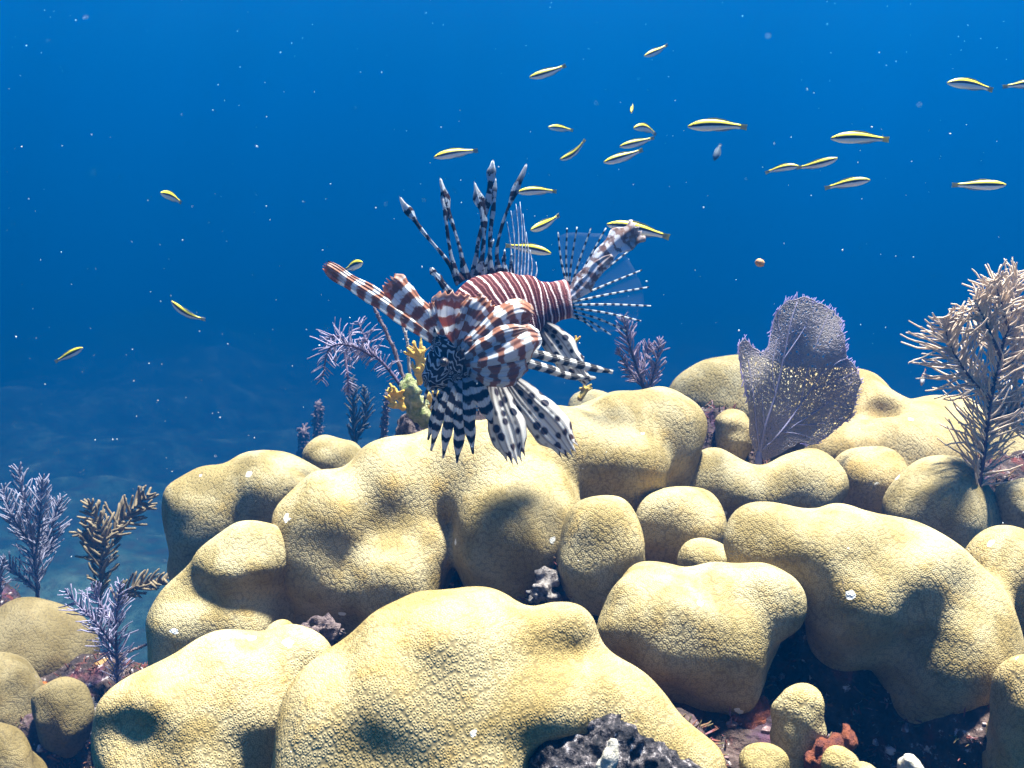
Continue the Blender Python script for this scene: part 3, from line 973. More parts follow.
m_fin_brown = banded('brown_banded_fin', (0.40, 0.17, 0.095), (0.50, 0.30, 0.22), (0.84, 0.85, 0.86), 0.95, 0.42, 0.5, tip=(0.36, 0.15, 0.075))
m_fin_cup = banded('cupped_fin', (0.36, 0.155, 0.10), (0.45, 0.29, 0.24), (0.80, 0.82, 0.84), 0.95, 0.36, 0.9, base_to=0.12, wob=0.5)
m_fin_black = banded('black_banded_fin', (0.028, 0.022, 0.026), (0.16, 0.14, 0.14), (0.82, 0.80, 0.76), 0.85, 0.47, 0.6, base_to=0.25)
m_spine = banded('dorsal_spine', (0.035, 0.015, 0.018), (0.10, 0.10, 0.13), (0.55, 0.62, 0.70), 1.15, 0.50, 0.3, wob=1.1, base_to=0.32, base_dark=(0.03, 0.008, 0.01), tip=(0.80, 0.82, 0.84))
m_fin_spot = spotted('spotted_fin')
m_tail_ray = banded('tail_ray', (0.02, 0.02, 0.03), (0.2, 0.2, 0.22), (0.66, 0.70, 0.74), 0.5, 0.33, 0.0, base_to=0.03, wob=0.15)

# mottled tail lobe
M = Mat('mottled_tail_blade')
x, s_, t, _ = stripe_uv(M)
geo = M.n('ShaderNodeNewGeometry').outputs['Position']
c = M.ramp(M.noise(geo, 95.0, 4, 0.6), [(0.50, (0.70, 0.70, 0.74)), (0.57, (0.30, 0.22, 0.21)), (0.66, (0.07, 0.035, 0.03))])
bn = M.math('SINE', M.math('ADD', M.math('MULTIPLY', x, 9.5), M.math('MULTIPLY', M.noise(geo, 120.0, 2), 7.0)))
c = M.mix(M.ramp(bn, [(0.35, 0.0), (0.7, 0.8)]), c, (0.16, 0.075, 0.06))
c = M.mix(M.ramp(t, [(0.70, 0.0), (0.85, 0.7)]), c, M.ramp(M.noise(geo, 140.0, 3), [(0.4, (0.16, 0.075, 0.045)), (0.65, (0.30, 0.20, 0.16))]))
m_tail_blade = fin_shader(M, c, 0.3)

# clear webbing between tail rays
M = Mat('clear_fin_web')
tr = M.n('ShaderNodeBsdfTransparent', {'Color': (1, 1, 1)})
df = M.n('ShaderNodeBsdfTranslucent', {'Color': (0.7, 0.75, 0.8)})
d2 = M.n('ShaderNodeBsdfDiffuse', {'Color': (0.7, 0.75, 0.8)})
mm = M.n('ShaderNodeMixShader', {0: 0.5, 1: df.outputs[0], 2: d2.outputs[0]})
m_web = M.done(M.n('ShaderNodeMixShader', {0: 0.018, 1: tr.outputs[0], 2: mm.outputs[0]}))


def grid_mesh(name, rows, uvb, uvn, mat, parent, thick):
    """rows of points -> thin closed sheet of the given thickness"""
    n, m = len(rows), len(rows[0])
    nr = [[None] * m for _ in range(n)]
    for i in range(n):
        for j in range(m):
            du = rows[min(i + 1, n - 1)][j] - rows[max(i - 1, 0)][j]
            dv = rows[i][min(j + 1, m - 1)] - rows[i][max(j - 1, 0)]
            q = du.cross(dv)
            nr[i][j] = q.normalized() if q.length > 1e-12 else Vector((0, -1, 0))
    vs, ub, un = [], [], []
    for sg in (0.5, -0.5):
        for i in range(n):
            for j in range(m):
                e = 0.35 if j in (0, m - 1) or i == n - 1 else 1.0
                vs.append(tuple(rows[i][j] + nr[i][j] * thick * sg * e))
                ub.append(uvb[i][j]); un.append(uvn[i][j])
    fs = []
    o = n * m
    I = lambda i, j: i * m + j
    for i in range(n - 1):
        for j in range(m - 1):
            fs.append((I(i, j), I(i + 1, j), I(i + 1, j + 1), I(i, j + 1)))
            fs.append((o + I(i, j), o + I(i, j + 1), o + I(i + 1, j + 1), o + I(i + 1, j)))
    for i in range(n - 1):
        fs.append((I(i, 0), o + I(i, 0), o + I(i + 1, 0), I(i + 1, 0)))
        fs.append((I(i, m - 1), I(i + 1, m - 1), o + I(i + 1, m - 1), o + I(i, m - 1)))
    for j in range(m - 1):
        fs.append((I(0, j), I(0, j + 1), o + I(0, j + 1), o + I(0, j)))
        fs.append((I(n - 1, j), o + I(n - 1, j), o + I(n - 1, j + 1), I(n - 1, j + 1)))
    me = bpy.data.meshes.new(name)
    me.from_pydata(vs, [], fs)
    la = me.uv_layers.new(name='bands'); lb = me.uv_layers.new(name='norm')
    for l in me.loops:
        la.data[l.index].uv = ub[l.vertex_index]
        lb.data[l.index].uv = un[l.vertex_index]
    me.polygons.foreach_set('use_smooth', np.ones(len(me.polygons), dtype=bool))
    return link(name, me, mat, parent)


def blade(name, pts, widths, mat, parent=lion, cup=0.25, twist=0.0, n=34, m=9, ragged=0.12, thick=1.0, period=18.0, off=None, fold=0.0, tipcut=0.0, jag=0.0, rnd=0.0):
    P = catmull([L(*p) for p in pts], n)
    wd = lin(widths, n)
    off = random.random() if off is None else off
    rows, ub, un = [], [], []
    acc = 0
    seedn = [random.uniform(0, 6.28) for _ in range(6)]
    for i in range(n):
        if i: acc += (P[i] - P[i - 1]).length / LS
        t = i / (n - 1)
        tg = (P[min(i + 1, n - 1)] - P[max(i - 1, 0)]).normalized()
        side = tg.cross(FWD)
        side.normalize()
        nrm = side.cross(tg).normalized()
        tw = twist * (t - .3)
        sd = side * math.cos(tw) + nrm * math.sin(tw)
        nn = sd.cross(tg).normalized()
        row, r1, r2 = [], [], []
        for j in range(m):
            s = j / (m - 1) * 2 - 1
            rg = 1 + ragged * t * (math.sin(11 * t + seedn[0] + s) * .5 + math.sin(23 * t + seedn[1]) * .4) * abs(s)
            if rnd and t > .88: rg *= math.sqrt(max(0.0, 1 - ((t - .88) / .12) ** 2 * rnd))
            hw = wd[i] / 2 * LS * rg
            c = cup * hw * (s * s - .4) + fold * hw * math.sin(s * 5 + seedn[3]) * .25
            pt = P[i] + sd * (s * hw) + nn * c
            if jag: pt = pt - tg * (jag * LS * t ** 8 * abs(math.sin(s * math.pi * 2.5)))
            if tipcut: pt = pt - tg * (tipcut * LS * (t ** 6) * (s * s))
            row.append(pt)
            r1.append((acc / period + off, j / (m - 1)))
            r2.append((t, j / (m - 1)))
        rows.append(row); ub.append(r1); un.append(r2)
    return grid_mesh(name, rows, ub, un, mat, parent, thick * LS)


# body: one continuous loft from snout to tail root
body_axis = [(428, 388, 26), (433, 380, 24), (443, 370, 20), (458, 356, 14), (476, 338, 6), (496, 322, 0), (514, 312, -6), (531, 306, -12), (545, 304, -17), (557, 301, -21), (567, 299, -24), (570, 298.5, -25)]
half_h = [5, 13, 22, 34, 46, 50, 43, 32, 23, 20, 20, 17]
half_w = [4, 9, 14, 19, 23, 24, 21, 16, 12, 10, 8, 5]
nb, ns = 72, 36
PA = catmull([L(*p) for p in body_axis], nb)
HH, HW = lin(half_h, nb), lin(half_w, nb)
vs, ub, un, fs = [], [], [], []
acc = 0
for i in range(nb):
    if i: acc += (PA[i] - PA[i - 1]).length / LS
    tg = (PA[min(i + 1, nb - 1)] - PA[max(i - 1, 0)]).normalized()
    fr = max(0.0, 1 - i / (nb * .35))
    upv = (UPV + RGT * 0.10 * fr)
    upv = (upv - tg * upv.dot(tg)).normalized()
    sd = tg.cross(upv).normalized()
    for k in range(ns):
        a = 2 * math.pi * k / ns
        ca, sa = math.cos(a), math.sin(a)
        hgt = math.copysign(abs(ca) ** 0.92, ca) * HH[i]
        wid = math.copysign(abs(sa) ** 0.95, sa) * HW[i]
        vs.append(tuple(PA[i] + upv * hgt * LS + sd * wid * LS))
        ub.append((acc / 8.2 + 0.12 * ca, (ca + 1) / 2)); un.append((i / (nb - 1), (ca + 1) / 2))
for i in range(nb - 1):
    for k in range(ns):
        k2 = (k + 1) % ns
        fs.append((i * ns + k, i * ns + k2, (i + 1) * ns + k2, (i + 1) * ns + k))
for e, i in ((0, 0), (1, nb - 1)):
    vs.append(tuple(PA[i])); ub.append(ub[i * ns]); un.append(un[i * ns])
    ci = len(vs) - 1
    for k in range(ns):
        a_, b_ = i * ns + k, i * ns + (k + 1) % ns
        fs.append((b_, a_, ci) if e == 0 else (a_, b_, ci))
me = bpy.data.meshes.new('body')
me.from_pydata(vs, [], fs)
la = me.uv_layers.new(name='bands'); lb = me.uv_layers.new(name='norm')
for l in me.loops:
    la.data[l.index].uv = ub[l.vertex_index]; lb.data[l.index].uv = un[l.vertex_index]
me.polygons.foreach_set('use_smooth', np.ones(len(me.polygons), dtype=bool))
M = Mat('lionfish_skin')
x, s_, t, _ = stripe_uv(M)
geo = M.n('ShaderNodeNewGeometry').outputs['Position']
nz = M.math('SUBTRACT', M.noise(geo, 85.0, 3, 0.6), 0.5)
ph = M.math('ADD', x, M.math('MULTIPLY', nz, 0.45))
w = M.math('ADD', M.math('MULTIPLY', M.math('SINE', M.math('MULTIPLY', ph, 6.2832)), 0.5), 0.5)
w2 = M.math('ADD', M.math('MULTIPLY', M.math('SINE', M.math('MULTIPLY', ph, 12.566)), 0.5), 0.5)
cb = M.ramp(w, [(0.0, (0.58, 0.50, 0.50)), (0.07, (0.40, 0.26, 0.25)), (0.16, (0.07, 0.016, 0.014)), (0.55, (0.05, 0.009, 0.008)), (0.92, (0.045, 0.008, 0.008)), (0.985, (0.16, 0.06, 0.06))])
cb = M.mix(M.ramp(t, [(0.80, 0.0), (0.97, 0.75)]), cb, M.ramp(w, [(0.2, (0.58, 0.42, 0.42)), (0.65, (0.24, 0.07, 0.06))]))
# maze of thin lines on the head
nz2 = M.noise(geo, 38.0, 2, 0.5, 0.8)
hd = M.math('SINE', M.math('ADD', M.math('MULTIPLY', nz2, 80.0), M.math('MULTIPLY', x, 7.0)))
ch = M.ramp(hd, [(0.45, (0.025, 0.02, 0.024)), (0.75, (0.45, 0.44, 0.43))])
c = M.mix(M.ramp(t, [(0.30, 0.0), (0.40, 1.0)]), ch, cb)
bump = M.n('ShaderNodeBump', {'Strength': 0.5, 'Distance': 0.0008, 'Height': M.vor(geo, 700.0).outputs['Distance']}).outputs[0]
m_skin = M.done(M.bsdf(c, 0.75, bump, 0.08))
link('body', me, m_skin, lion)

m_eye = simple('eye_black', (0.006, 0.006, 0.008), (0.02, 0.012, 0.01), 80, 0.15, spec=0.6)
m_iris = simple('eye_iris', (0.10, 0.07, 0.06), (0.20, 0.16, 0.14), 200, 0.3)


def ball(name, c, r, mat, parent, sx=1.0, axis=None):
    bm = bmesh.new()
    bmesh.ops.create_uvsphere(bm, u_segments=16, v_segments=10, radius=r)
    for v in bm.verts: v.co += Vector(c)
    me = bpy.data.meshes.new(name); bm.to_mesh(me); bm.free()
    me.polygons.foreach_set('use_smooth', np.ones(len(me.polygons), dtype=bool))
    return link(name, me, mat, parent)


e1 = ball('eye', L(444, 362, 36), 4.6 * LS, m_iris, lion)
ball('pupil', L(443.6, 362.2, 39.0), 2.9 * LS, m_eye, e1)
e2 = ball('eye', L(436, 364, 6), 4.6 * LS, m_iris, lion)

# mouth and chin tentacles
for pts, w in (([(431, 384, 34), (426, 394, 36), (424, 404, 36)], [3.5, 3, 1.2]), ([(436, 388, 36), (434, 400, 38), (430, 410, 38)], [3.5, 3, 1.2]),
               ([(444, 346, 30), (436, 336, 34), (434, 326, 34)], [3.5, 3, 1.5]), ([(442, 392, 34), (441, 404, 36), (438, 416, 36)], [4, 3, 1.2])):
    blade('head_tentacle', pts, w, m_fin_black, n=16, m=5, period=9, cup=.2)

# dorsal spines
spines = [
    ([(461, 283, -4), (445, 258, -4), (425, 234, -3), (410, 214, -3), (399, 196, -2)], [11, 5.0, 4.0, 4.5, 11, 6]),
    ([(466, 280, -8), (460, 250, -8), (452, 222, -9), (445, 200, -9), (440, 177, -10)], [11, 5.0, 4.0, 6, 11, 6]),
    ([(456, 276, 0), (450, 250, 0), (447, 228, 1), (445, 213, 1), (443, 197, 1)], [7, 4.5, 4, 4, 6, 2]),
    ([(479, 276, -6), (483, 250, -6), (484, 228, -6), (481, 205, -7), (474, 181, -7)], [11, 6, 4.5, 8, 14, 4]),
    ([(474, 278, -12), (478, 245, -12), (486, 210, -13), (491, 182, -13), (493, 159, -13)], [10, 5.5, 4.5, 8, 11, 6]),
    ([(491, 276, -9), (490, 250, -9), (491, 225, -9), (494, 200, -9), (496, 177, -9)], [8, 5, 4.5, 6, 7, 2]),
    ([(499, 276, -10), (497, 250, -10), (503, 222, -11), (515, 192, -12), (527, 163, -12)], [10, 4.5, 3.6, 4.5, 9, 5]),
    ([(451, 295, 2), (443, 284, 3), (436, 275, 3), (430, 267, 4)], [9, 8, 8, 7]),
    ([(506, 276, -8), (504, 262, -9), (505, 248, -9)], [7, 5, 2]),
    ([(486, 274, -14), (489, 255, -15), (494, 238, -15)], [7, 5, 2]),
    ([(512, 278, -11), (511, 264, -11), (512, 252, -11)], [6, 4.5, 1.5]),
]
for pts, w in spines:
    w = [w[0]] + [x * .78 for x in w[1:]]
    blade('dorsal_spine', pts, w, m_spine, n=60, m=9, period=15, cup=.45, ragged=.6, thick=1.0, fold=.4, jag=4, rnd=.9)
# soft dorsal fin
sd = MB()
for k, (tx, ty) in enumerate(((507, 222), (511, 211), (516, 204), (520, 202), (523, 214), (526, 232), (530, 250), (536, 262))):
    b = (511 + k * 3.2, 279 + k * .7, -10 - k)
    path = catmull([L(*b), L(b[0] * .45 + tx * .55 + 2, b[1] * .45 + ty * .55, -12 - k), L(tx, ty, -14 - k)], 12)
    sd.tube(path, [.9 * LS * (1 - .6 * i / 11) for i in range(12)], 5, uvs=1 / (15 * LS))
m_soft_ray = simple('soft_fin_ray', (0.55, 0.60, 0.68), (0.10, 0.10, 0.14), 220, 0.6)
sdo = sd.build('dorsal_fin', m_soft_ray, lion)
rows = [[L(511 + k * 3.2, 279 + k * .7, -10 - k).lerp(L(tx, ty, -14 - k), t) for k, (tx, ty) in enumerate(((507, 222), (511, 211), (516, 204), (520, 202), (523, 214), (526, 232), (530, 250), (536, 262)))] for t in [q * .95 / 9 for q in range(10)]]
uvz = [[(0, 0)] * 8 for _ in range(10)]
grid_mesh('fin_web', rows, uvz, uvz, m_web, sdo, .3 * LS)

# tail fin
tail_tips = [(558, 232, -22), (567, 228, -26), (577, 227, -28), (591, 228, -32), (606, 228, -36), (630, 250, -50), (642, 270, -52), (649, 287, -52), (651, 306, -50), (641, 321, -46), (626, 331, -42), (611, 335, -40), (597, 332, -36)]
tf = MB()
roots = []
for k, (tx, ty, tw) in enumerate(tail_tips):
    f = k / (len(tail_tips) - 1)
    b = (567 + 3 * math.sin(f * 3.14), 285 + f * 30, -24)
    bend = (b[0] * .5 + tx * .5 + 3 * (f - .5), b[1] * .5 + ty * .5 + 4 * (f - .4) * -1, (b[2] + tw) / 2)
    path = catmull([L(*b), L(*bend), L(tx, ty, tw)], 26)
    roots.append((L(*b), L(*bend), L(tx, ty, tw)))
tfo = None
for k, rp in enumerate(roots):
    path = catmull(rp, 26)
    rows, u1, u2 = [], [], []
    acc = 0
    for i, p in enumerate(path):
        if i: acc += (p - path[i - 1]).length / LS
        tg = (path[min(i + 1, 25)] - path[max(i - 1, 0)]).normalized()
        side = tg.cross(FWD).normalized()
        t = i / 25
        hw = (1.15 - .55 * t) * LS
        rows.append([p - side * hw, p + FWD * -.4 * LS, p + side * hw])
        u1.append([(acc / 18 + k * .37, .3), (acc / 18 + k * .37, .5), (acc / 18 + k * .37, .3)]); u2.append([(t, 0), (t, .5), (t, 1)])
    if tfo is None:
        rowsw = [[(1 - t) ** 2 * r[0] + 2 * t * (1 - t) * r[1] + t * t * r[2] + FWD * .4 * LS for r in roots] for t in [q * .92 / 13 for q in range(14)]]
        uvz = [[(0, 0)] * len(roots) for _ in range(14)]
        tfo = grid_mesh('tail_fin', rowsw, uvz, uvz, m_web, lion, .3 * LS)
    grid_mesh('fin_ray', rows, u1, u2, m_tail_ray, tfo, 1.2 * LS)
blade('tail_blade', [(568, 296, -22), (585, 279, -20), (605, 255, -18), (622, 240, -18), (640, 226, -18)], [9, 18, 21, 24, 26], m_tail_blade, cup=.12, ragged=.5, fold=.35, thick=1.2, jag=5, m=17)
blade('tail_blade', [(568, 300, -20), (582, 288, -19), (598, 268, -17), (612, 255, -16)], [8, 15, 14, 4], m_tail_blade, cup=.15, ragged=.6, fold=.5, thick=1.2)

# pectoral fins: the far one spreads up and left, the near one cups towards the camera
pf = bpy.data.objects.new('pectoral_fin', None); COL.objects.link(pf); pf.parent = lion
pn = bpy.data.objects.new('pectoral_fin', None); COL.objects.link(pn); pn.parent = lion
blade('fin_ray', [(449, 346, 22), (428, 333, 24), (404, 317, 27), (380, 301, 30), (352, 283, 32), (323, 263, 33)], [12, 15, 16, 16, 17, 17, 15], m_fin_brown, pf, cup=.3, rnd=.6, ragged=.3, thick=.6, jag=5, m=15, fold=.25, off=.1, period=17)
blade('fin_ray', [(452, 344, 26), (436, 327, 28), (418, 309, 31), (402, 294, 33), (386, 278, 35)], [12, 16, 20, 23, 26, 24], m_fin_brown, pf, cup=.3, rnd=.4, ragged=.3, thick=.6, jag=6, m=15, fold=.25, off=.4, period=17)
blade('fin_ray', [(458, 352, 32), (453, 333, 34), (451, 314, 37), (453, 290, 39)], [11, 21, 34, 44], m_fin_brown, pn, cup=.35, rnd=.15, ragged=.3, thick=.6, jag=5, m=17, off=.25, twist=.1, period=17, fold=.4)
blade('fin_ray', [(462, 352, 36), (468, 332, 40), (479, 314, 44), (492, 300, 46)], [11, 20, 29, 34], m_fin_brown, pn, cup=.5, rnd=.3, ragged=.3, thick=.6, jag=5, m=17, off=.6, period=16, fold=.4)
blade('fin_ray', [(464, 356, 42), (480, 338, 48), (501, 321, 52), (520, 311, 52), (534, 318, 46)], [13, 23, 29, 29, 20], m_fin_brown, pn, cup=.7, rnd=.5, ragged=.3, thick=.6, jag=5, m=17, off=.2, period=16, twist=.3)
blade('fin_ray', [(466, 362, 44), (486, 358, 54), (508, 350, 58), (527, 340, 56), (540, 338, 50)], [18, 34, 40, 36, 20], m_fin_cup, pn, cup=.7, off=.0, period=18, fold=.5)
blade('fin_ray', [(468, 368, 44), (488, 370, 54), (508, 368, 56), (526, 362, 52)], [16, 24, 28, 18], m_fin_cup, pn, cup=.7, off=.5, period=18, fold=.6)
blade('fin_ray', [(462, 350, 38), (472, 344, 46), (486, 340, 50), (502, 336, 52)], [12, 22, 24, 16], m_fin_cup, pn, cup=.5, off=.3, period=15)
for pts, w, o in (([(456, 352, 28), (446, 336, 31), (438, 318, 33), (431, 300, 34)], [9, 14, 15, 9], .7),
                  ([(463, 350, 34), (462, 330, 39), (468, 312, 42), (476, 298, 43)], [9, 15, 19, 15], .15),
                  ([(466, 358, 46), (484, 348, 55), (506, 336, 59), (530, 328, 56)], [11, 20, 22, 10], .5),
                  ([(470, 370, 47), (490, 378, 54), (508, 380, 55), (520, 376, 52)], [11, 15, 14, 6], .35)):
    blade('fin_ray', pts, w, m_fin_brown, pn, cup=.45, off=o, period=16, thick=.6, rnd=.5, ragged=.3, jag=4, m=13, fold=.3)
# lower rays of the near pectoral fin
for pts, w in (([(454, 382, 34), (443, 408, 38), (437, 425, 39), (431, 451, 40)], [10, 11, 9, 2]),
               ([(459, 382, 38), (452, 408, 42), (447, 432, 43), (443, 458, 43)], [10, 12, 10, 2]),
               ([(464, 380, 40), (461, 408, 46), (459, 436, 47), (457, 463, 47)], [11, 14, 11, 2]),
               ([(468, 378, 42), (469, 404, 48), (470, 428, 50), (473, 454, 50)], [11, 13, 11, 2]),
               ([(474, 374, 44), (480, 394, 50), (486, 408, 51), (492, 424, 51)], [14, 17, 13, 3]),
               ([(450, 380, 22), (440, 400, 22), (433, 420, 22), (428, 440, 21)], [9, 9, 7, 2])):
    blade('fin_ray', pts, w, m_fin_black, pn, cup=.4, period=15, thick=1.2)
# pelvic fins: broad, spotted
pv1 = blade('pelvic_fin', [(492, 376, 26), (499, 404, 34), (508, 432, 38), (518, 466, 40)], [16, 30, 37, 24], m_fin_spot, cup=.45, period=16, fold=.5, tipcut=10, m=21, jag=9)
pv2 = blade('pelvic_fin', [(504, 374, 18), (528, 402, 22), (552, 428, 24), (574, 458, 24)], [15, 31, 39, 24], m_fin_spot, cup=.4, period=16, fold=.4, tipcut=10, m=21, jag=9)
blade('pelvic_fin', [(486, 378, 20), (492, 400, 24), (502, 420, 26)], [10, 16, 6], m_fin_black, cup=.4, period=14)
# anal fin
blade('anal_fin', [(540, 324, -8), (556, 342, -8), (572, 364, -8), (588, 383, -8)], [16, 30, 27, 9], m_fin_spot, cup=.3, period=12, fold=.6, m=13, ragged=.4)
blade('anal_spine', [(520, 350, 0), (552, 358, -2), (584, 366, -3), (613, 372, -4)], [9, 9, 8, 4], m_fin_black, period=16)
blade('anal_spine', [(516, 360, 2), (545, 368, 0), (570, 376, 0), (596, 378, -2)], [10, 9, 7, 3], m_fin_black, period=15)

# ------------------------------------------------------------------ small wrasses
M = Mat('wrasse_skin')
uv = M.n('ShaderNodeUVMap', uv_map='UVMap').outputs[0]
sep = M.n('ShaderNodeSeparateXYZ', {0: uv})
vv = sep.outputs[1]
geo = M.n('ShaderNodeNewGeometry').outputs['Position']
vv2 = M.math('ADD', vv, M.math('MULTIPLY', M.math('SUBTRACT', M.noise(geo, 300.0, 2), 0.5), 0.06))
vv2 = M.math('ADD', vv2, M.math('MULTIPLY', M.math('SUBTRACT', M.n('ShaderNodeObjectInfo').outputs['Random'], 0.5), 0.12))
c = M.ramp(vv2, [(0.0, (0.85, 0.86, 0.88)), (0.42, (0.75, 0.76, 0.80)), (0.48, (0.03, 0.03, 0.05)), (0.68, (0.02, 0.02, 0.035)), (0.72, (0.62, 0.50, 0.015)), (0.95, (0.75, 0.64, 0.02)), (1.0, (0.5, 0.42, 0.02))])
m_wrasse = M.done(M.bsdf(c, 0.4, None, 0.4))
m_wr_fin = simple('wrasse_fin', (0.52, 0.46, 0.16), (0.22, 0.26, 0.28), 90, 0.6, 0, .4)
m_dull = simple('dull_fish_skin', (0.07, 0.10, 0.13), (0.12, 0.15, 0.18), 120, 0.5)
M = Mat('dark_fish_skin')
c = M.ramp(M.n('ShaderNodeSeparateXYZ', {0: M.n('ShaderNodeUVMap', uv_map='UVMap').outputs[0]}).outputs[0],
           [(0.0, (0.45, 0.18, 0.04)), (0.18, (0.55, 0.52, 0.5)), (0.35, (0.6, 0.6, 0.62)), (0.5, (0.02, 0.02, 0.04)), (1.0, (0.02, 0.02, 0.05))])
m_darkfish = M.done(M.bsdf(c, .5))
FISH_LEN = 0.066
_fish_cache = {}


def fish_meshes(bend, fat):
    key = (bend, fat)
    if key in _fish_cache: return _fish_cache[key]
    n, ns = 26, 14
    Lf = 1.0
    prof = [0.018, .05, .074, .088, .094, .095, .090, .082, .074, .060, .048, .041, .038]
    hh = [v * fat for v in lin(prof, n)]
    vs, uv, fs = [], [], []

    def ctr(t):
        return Vector((0.5 - t * 0.86, 0, bend * ((t - .45) ** 2) * 0.9 - bend * .08))
    for i in range(n):
        t = i / (n - 1)
        c = ctr(t)
        dt = (ctr(t + .01) - ctr(t - .01)).normalized()
        up = Vector((0, 1, 0)).cross(dt); up = -up if up.z < 0 else up
        for k in range(ns):
            a = 2 * math.pi * k / ns
            vs.append(tuple(c + up * math.cos(a) * hh[i] + Vector((0, 1, 0)) * math.sin(a) * hh[i] * .62))
            uv.append((t, (math.cos(a) + 1) / 2))
    for i in range(n - 1):
        for k in range(ns):
            k2 = (k + 1) % ns
            fs.append((i * ns + k, (i + 1) * ns + k, (i + 1) * ns + k2, i * ns + k2))
    fs.append(tuple(range(ns)))
    fs.append(tuple(reversed(range((n - 1) * ns, n * ns))))
    me = bpy.data.meshes.new('body'); me.from_pydata(vs, [], fs)
    ul = me.uv_layers.new(name='UVMap')
    for l in me.loops: ul.data[l.index].uv = uv[l.vertex_index]
    me.polygons.foreach_set('use_smooth', np.ones(len(me.polygons), dtype=bool))
    # tail fin: thin fan
    c = ctr(1.0); dt = (ctr(1.0) - ctr(.97)).normalized()
    up = Vector((0, 1, 0)).cross(dt); up = -up if up.z < 0 else up
    def sheet(name, rows, th=.006):
        m = len(rows[0]); nn = len(rows)
        v2 = [tuple(p + Vector((0, th, 0))) for r in rows for p in r] + [tuple(p - Vector((0, th, 0))) for r in rows for p in r]
        f2 = []
        o = nn * m
        for i in range(nn - 1):
            for j in range(m - 1):
                q = (i * m + j, i * m + j + 1, (i + 1) * m + j + 1, (i + 1) * m + j)
                f2.append(q); f2.append(tuple(o + x for x in reversed(q)))
        for i in range(nn - 1):
            for j in (0, m - 1):
                f2.append((i * m + j, (i + 1) * m + j, o + (i + 1) * m + j, o + i * m + j))
        for j in range(m - 1):
            for i in (0, nn - 1):
                f2.append((i * m + j, o + i * m + j, o + i * m + j + 1, i * m + j + 1))
        mm_ = bpy.data.meshes.new(name); mm_.from_pydata(v2, [], f2)
        bm = bmesh.new(); bm.from_mesh(mm_); bmesh.ops.recalc_face_normals(bm, faces=bm.faces); bm.to_mesh(mm_); bm.free()
        return mm_
    tail = sheet('tail_fin', [[c - dt * .03 + up * s * .037 * fat for s in (-1, -.5, 0, .5, 1)], [c + dt * .06 + up * s * .043 * fat for s in (-1, -.5, 0, .5, 1)],
                              [c + dt * (.10 + .012 * abs(s)) + up * s * .048 * fat for s in (-1, -.5, 0, .5, 1)]])
    def finrow(sign):
        top, bot = [], []
        for k in range(12):
            t = (.30 if sign > 0 else .50) + (.90 - (.30 if sign > 0 else .50)) * k / 11
            i = int(t * (n - 1))
            cc = ctr(t)
            bot.append(cc + Vector((0, 0, sign * hh[i] * .9)))
            top.append(cc + Vector((-.02, 0, sign * (hh[i] + .022 * math.sin(math.pi * min(1, .12 + k / 11)) * fat))))
        return [bot, top]
    dors = sheet('dorsal_fin', finrow(1), .004)
    anal = sheet('anal_fin', finrow(-1), .004)
    eyes = []
    for sg in (-1, 1):
        bm = bmesh.new()
        bmesh.ops.create_uvsphere(bm, u_segments=10, v_segments=8, radius=.016)
        cc = ctr(.09)
        for v in bm.verts: v.co += cc + Vector((0, sg * .036 * fat, .018))
        em = bpy.data.meshes.new('eye'); bm.to_mesh(em); bm.free()
        eyes.append(em)
    _fish_cache[key] = (me, tail, dors, anal, eyes)
    return _fish_cache[key]


def wrasse(label, head, tail, d=None, bend=0.00, roll=12, fat=1.0, skin=None, name='wrasse', group='small yellow-backed wrasses', length=FISH_LEN, toward=1, minlen=None):
    hx, hy = head; tx, ty = tail
    lp = math.hypot(hx - tx, hy - ty)
    if d is None: d = min(2.0, max(1.12, length * 0.97 * FPX / lp))
    lw = lp * d / FPX
    dz = math.sqrt(max(0, length ** 2 - lw ** 2)) if lw < length else 0.0
    dz = min(dz, 3.0 * lw)
    sc = math.sqrt(lw * lw + dz * dz)
    ph, pt = Wp(hx, hy, d - toward * dz / 2), Wp(tx, ty, d + toward * dz / 2)
    root = bpy.data.objects.new(name, None); COL.objects.link(root)
    fx = (ph - pt).normalized()
    u0 = UPV if abs(fx.dot(UPV)) < .9 else RGT
    up = (u0 - fx * u0.dot(fx)).normalized()
    # roll so that the back leans towards the lens a little
    sideL = up.cross(fx)
    sg = 1 if sideL.dot(-FWD) > 0 else -1
    up = (up * math.cos(math.radians(roll)) + sideL * sg * math.sin(math.radians(roll))).normalized()
    sideL = up.cross(fx)
    mt = Matrix((fx, sideL, up)).transposed().to_4x4()
    root.matrix_world = Matrix.Translation((ph + pt) / 2) @ mt @ Matrix.Scale(sc, 4)
    me, ta, do, an, eyes = fish_meshes(bend, fat)
    def ch(nm, m, mat):
        if not m.materials: m.materials.append(mat)
        o = bpy.data.objects.new(nm, m); COL.objects.link(o); o.parent = root
        o.material_slots[0].link = 'OBJECT'; o.material_slots[0].material = mat
        return o
    ch('body', me, skin or m_wrasse); ch('tail_fin', ta, m_wr_fin if not skin else skin); ch('dorsal_fin', do, m_wr_fin if not skin else skin); ch('anal_fin', an, m_web2)
    for e in eyes: ch('eye', e, m_eye)
    tag(root, label, 'fish', group)
    return root


